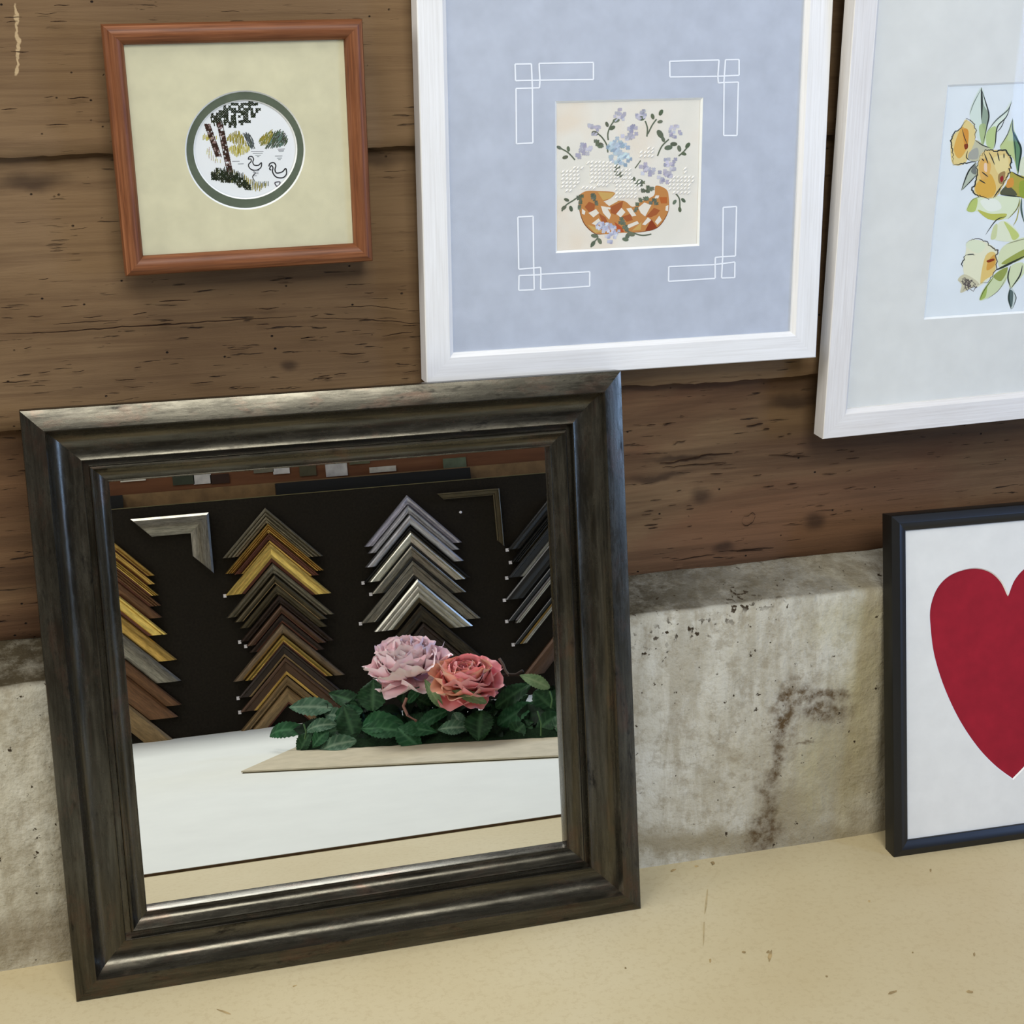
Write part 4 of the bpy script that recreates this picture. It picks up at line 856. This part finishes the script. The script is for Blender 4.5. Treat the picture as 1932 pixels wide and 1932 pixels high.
# mossy base strip
bm = bmesh.new(); n = 90; rows = []
for i in range(n+1):
    u = i/n; c = FB + FE*(-.005+.56*u); ring = []
    hgt = .030*(.7+.5*noise.noise((u*14, 1, 0)))*min(1, u*14+.25)
    for j in range(9):
        v = j/8; an = math.pi*v; y = .004+.13*v; z = .0086+hgt*max(0, math.sin(an))**.5
        pp = c + FN*(y + .006*noise.noise((u*30, v*4, 2))); ring.append(bm.verts.new((pp[0], pp[1], z if 0 < j < 8 else .0086)))
    rows.append(ring)
for A, B in zip(rows, rows[1:]):
    for j in range(8): bm.faces.new((A[j], A[j+1], B[j+1], B[j]))
    bm.faces.new((A[8], A[0], B[0], B[8]))
bm.faces.new(rows[0]); bm.faces.new(rows[-1])
put('moss_base', bm, plain('dark_moss', (20, 36, 20), .95, 0, .1, .4, 300, .6))
lv = [((330, 640), (70, 665), 95, 1, .02, .03, .24), ((480, 500), (205, 495), 110, 2, .05, .06, .05), ((660, 480), (450, 410), 100, 0, .06, .09, .03), ((720, 520), (722, 325), 172, 0, .0, .02, .0), ((660, 520), (470, 560), 95, 1, .03, .04, .1), ((610, 690), (540, 480), 150, 0, .01, .03, .0),
      ((905, 600), (620, 615), 125, 1, .0, .02, .2), ((900, 640), (645, 625), 110, 1, -.012, -.01, .05), ((870, 620), (1020, 755), 125, 1, -.014, -.02, .1), ((890, 625), (1108, 645), 85, 1, -.012, -.01, .1), ((985, 625), (1212, 500), 80, 1, .01, .03, .12), ((1295, 620), (1110, 630), 85, 2, -.005, -.01, .1), ((1210, 530), (1290, 650), 80, 2, .01, .0, .08),
      ((930, 470), (1035, 365), 60, 1, .0, .0, .1), ((1140, 500), (1032, 325), 58, 3, -.02, -.02, .1), ((1412, 470), (1198, 395), 62, 3, -.03, -.03, .08), ((1465, 500), (1690, 345), 110, 0, .02, .05, .05), ((1480, 610), (1700, 465), 120, 1, .01, .03, .05), ((1380, 515), (1362, 705), 165, 0, .0, -.02, .05), ((1795, 380), (1612, 300), 72, 3, .03, .02, .1),
      ((1700, 400), (1830, 520), 120, 0, .03, .03, .05), ((1860, 540), (1705, 650), 110, 0, .02, .0, .1), ((1900, 560), (1800, 650), 90, 2, .0, .0, .1), ((620, 700), (378, 765), 100, 2, -.02, -.02, .12), ((340, 650), (265, 800), 90, 0, .0, -.01, .1), ((500, 600), (300, 640), 80, 2, .0, .0, .2), ((450, 640), (350, 740), 90, 1, -.01, -.02, .1),
      ((1160, 600), (1040, 700), 100, 0, .02, .0, .1), ((1500, 620), (1440, 700), 100, 4, .0, .0, .1), ((1640, 600), (1560, 690), 110, 0, .0, .0, .1), ((1900, 420), (1760, 480), 100, 0, .05, .05, .1), ((560, 560), (420, 540), 90, 2, .04, .05, .1), ((760, 700), (560, 740), 100, 4, .01, .0, .1), ((820, 680), (930, 760), 90, 4, .01, .0, .1), ((1930, 540), (1640, 480), 120, 0, .1, .09, .05), ((1640, 540), (1490, 430), 120, 4, .1, .09, .05), ((960, 590), (1130, 520), 110, 4, .1, .1, .05), ((1300, 600), (1120, 540), 110, 4, .1, .1, .05), ((1500, 560), (1660, 420), 110, 0, .1, .09, .05), ((1540, 590), (1390, 455), 130, 4, .08, .08, .05), ((720, 600), (620, 520), 110, 4, .08, .08, .05), ((1820, 520), (1720, 400), 110, 4, .1, .1, .05), ((1040, 600), (900, 520), 120, 4, .09, .09, .05)]
for (b, tp, w, m, t0, t1, cu) in lv: leaf(F(*b, t0+.02), F(*tp, t1+.02), w*PXM, m, None, cu)
for i in range(46):
    x = random.uniform(420, 1950); y = random.uniform(470, 600) - max(0, x-1400)*.12; l = random.uniform(100, 170); an = random.uniform(-2.9, -.2)
    leaf(F(x, y, .09), F(x+l*math.cos(an), y+l*math.sin(an)*.5, .07), random.uniform(80, 120)*PXM, random.choice((0, 4, 4)), None, random.uniform(.0, .1))
for i in range(40):
    x = random.uniform(330, 1950); y = 690 - (x-330)*.055 + random.uniform(-70, 30); an = random.uniform(-.6, .6) + (math.pi if random.random() < .5 else 0); l = random.uniform(110, 190)
    leaf(F(x, y, .05), F(x+l*math.cos(an), y-abs(l*math.sin(an))*.6, .03+random.uniform(-.01, .05)), random.uniform(80, 130)*PXM, random.choice((0, 4, 4, 0)), None, random.uniform(.0, .12))
# twigs and a curled stem
bm = bmesh.new(); tube(bm, [F(1487, 200, .06), F(1510, 235, .06), F(1525, 275, .06), F(1548, 305, .06)], [.0028, .0026, .0026, .003]); put('twig', bm, plain('grey_bark', (112, 100, 88), .9))
bm = bmesh.new(); tube(bm, [F(1475, 310, .06), F(1540, 300, .06), F(1590, 300, .06), F(1632, 275, .06)], .003); tube(bm, [F(1590, 300, .06), F(1640, 310, .06)], .002); tube(bm, [F(1480, 295, .06), F(1500, 345, .06), F(1560, 420, .06)], .003); put('twig', bm, plain('dark_bark', (46, 34, 26), .9))
bm = bmesh.new(); tube(bm, [F(925, 440, -.01), F(905, 490, -.015), F(930, 545, -.02), F(985, 582, -.02)], .0028); put('stem', bm, plain('pinkish_stem', (140, 98, 84), .7))
for (x0, y0, x1, y1) in ((1720, 520, 1740, 670), (300, 600, 305, 690), (1795, 400, 1800, 500)):
    bm = bmesh.new(); tube(bm, [F(x0, y0, .0), F((x0+x1)/2+12, (y0+y1)/2, -.005), F(x1, y1, .0)], .0016); put('stem', bm, plain('green_stem', (70, 104, 60), .7))

def mat_petal(name, inner, mid, outer):
    q = NT(name); at = q.n('ShaderNodeAttribute', attribute_name='Col'); sp = q.n('ShaderNodeSeparateColor'); q.l(at.outputs['Color'], sp.inputs[0])
    col = q.ramp(sp.outputs[0], [(.0, inner), (.45, mid), (1., outer)])
    col = q.mix(q.ramp(q.noise((30, 30, 30), 3), [(.4, 0.), (.7, .25)]), col, outer)
    m = q.done(col, .7, 0, None, .2); q.b.inputs['Subsurface Weight'].default_value = .5; q.b.inputs['Subsurface Radius'].default_value = (.01, .005, .004); q.b.inputs['Subsurface Scale'].default_value = .4
    return m
PM = mat_petal('pale_pink_petal', (240, 170, 176), (251, 208, 214), (253, 229, 232)); CM = mat_petal('coral_petal', (246, 100, 96), (249, 142, 142), (251, 182, 186)); CY = mat_petal('peach_yellow_petal', (248, 140, 118), (250, 186, 158), (250, 204, 180))
def petal_bm(origin, axis, az, el, L, w, cup, ruf, seed):
    """petal rooted at origin: opens by angle el away from the bloom axis at azimuth az"""
    a = Vector(axis).normalized(); s1 = a.orthogonal().normalized(); s2 = a.cross(s1)
    rad = s1*math.cos(az) + s2*math.sin(az); d = (a*math.cos(el) + rad*math.sin(el)).normalized(); nr = (a*math.sin(el) - rad*math.cos(el)).normalized(); sd = d.cross(nr)
    bm = bmesh.new(); lay = bm.loops.layers.float_color.new('Col'); n, k = 14, 14; g = []; cv = {}
    for i in range(n+1):
        u = i/n; ww = w/2*(.16+.84*math.sin(math.pi*.5*min(1, u*1.25))**1.1); row = []
        for j in range(k+1):
            s = (j/k)*2-1; rf = ruf*u*u*(noise.noise((s*1.9+seed, u*1.5, seed*3)) + .35*noise.noise((s*5+seed, u*3, seed)))
            Lx = L*(1-.50*abs(s)**2.6*u) + (L*.10*noise.noise((s*2.6, seed*7, 1)) + L*.045*noise.noise((s*8, seed*5, 2)))*u*u
            h = cup*L*(u*u*.95 + .60*s*s*u) + rf*L
            v = bm.verts.new(Vector(origin) + d*(Lx*u) + sd*(ww*s*(1-.18*u*u*abs(s))) + nr*h); cv[v] = u; row.append(v)
        g.append(row)
    for i in range(n):
        for j in range(k):
            f = bm.faces.new((g[i][j], g[i][j+1], g[i+1][j+1], g[i+1][j]))
            for lp in f.loops: lp[lay] = (cv[lp.vert],)*3 + (1,)
    return bm
def bloom(c, axis, R, m, rings, label, acc=None, sq=1.):
    core = bmesh.new()
    me_ = bpy.data.meshes.new('tmp'); c = Vector(c)
    def squash(b):
        for v in b.verts: v.co.z = c.z + (v.co.z-c.z)*sq
    for k in range(11):
        b = petal_bm(c, axis, k*2.4, .14+.06*k, R*(.74+.018*k), R*.72, .36, .26, k*1.7+R*100)
        squash(b)
        bmesh.ops.transform(b, matrix=inv, verts=b.verts); b.to_mesh(me_); core.from_mesh(me_); b.free()
    bpy.data.meshes.remove(me_)
    fl_ = obj('bloom', core, m, fl, smooth=80); tag(fl_, label)
    i = 0
    for (cnt, el, L, w, cup, ruf) in rings:
        for k in range(cnt):
            b = petal_bm(c, axis, 2*math.pi*k/cnt + i*.37 + random.uniform(-.15, .15), el+random.uniform(-.10, .10), R*L*random.uniform(.92, 1.06), R*w*random.uniform(.9, 1.1), cup, ruf, i*2.3+k*1.1+R*50)
            squash(b)
            put('petal', b, (acc if acc and random.random() < .12 else m), fl_, 80)
        i += 1
rings = [(5, .55, .92, 1.05, .42, .30), (6, .85, .98, 1.1, .40, .28), (7, 1.15, 1.0, 1.1, .38, .28), (8, 1.5, 1.02, 1.1, .34, .26), (7, 1.95, .92, 1.0, .2, .2)]
vw = Vector((-FN[0], -FN[1], 0))
bloom(F(945, 300, .055), (vw*.35+Vector((-.25*FE[0]*0, 0, 1))), .0800, PM, rings, 'pale pink ruffled bloom', None, .9)
bloom(F(1280, 370, .035), (vw*.6+Vector((FE[0]*.25, FE[1]*.25, .85))), .0720, CM, rings, 'coral ruffled bloom', CY, .8)
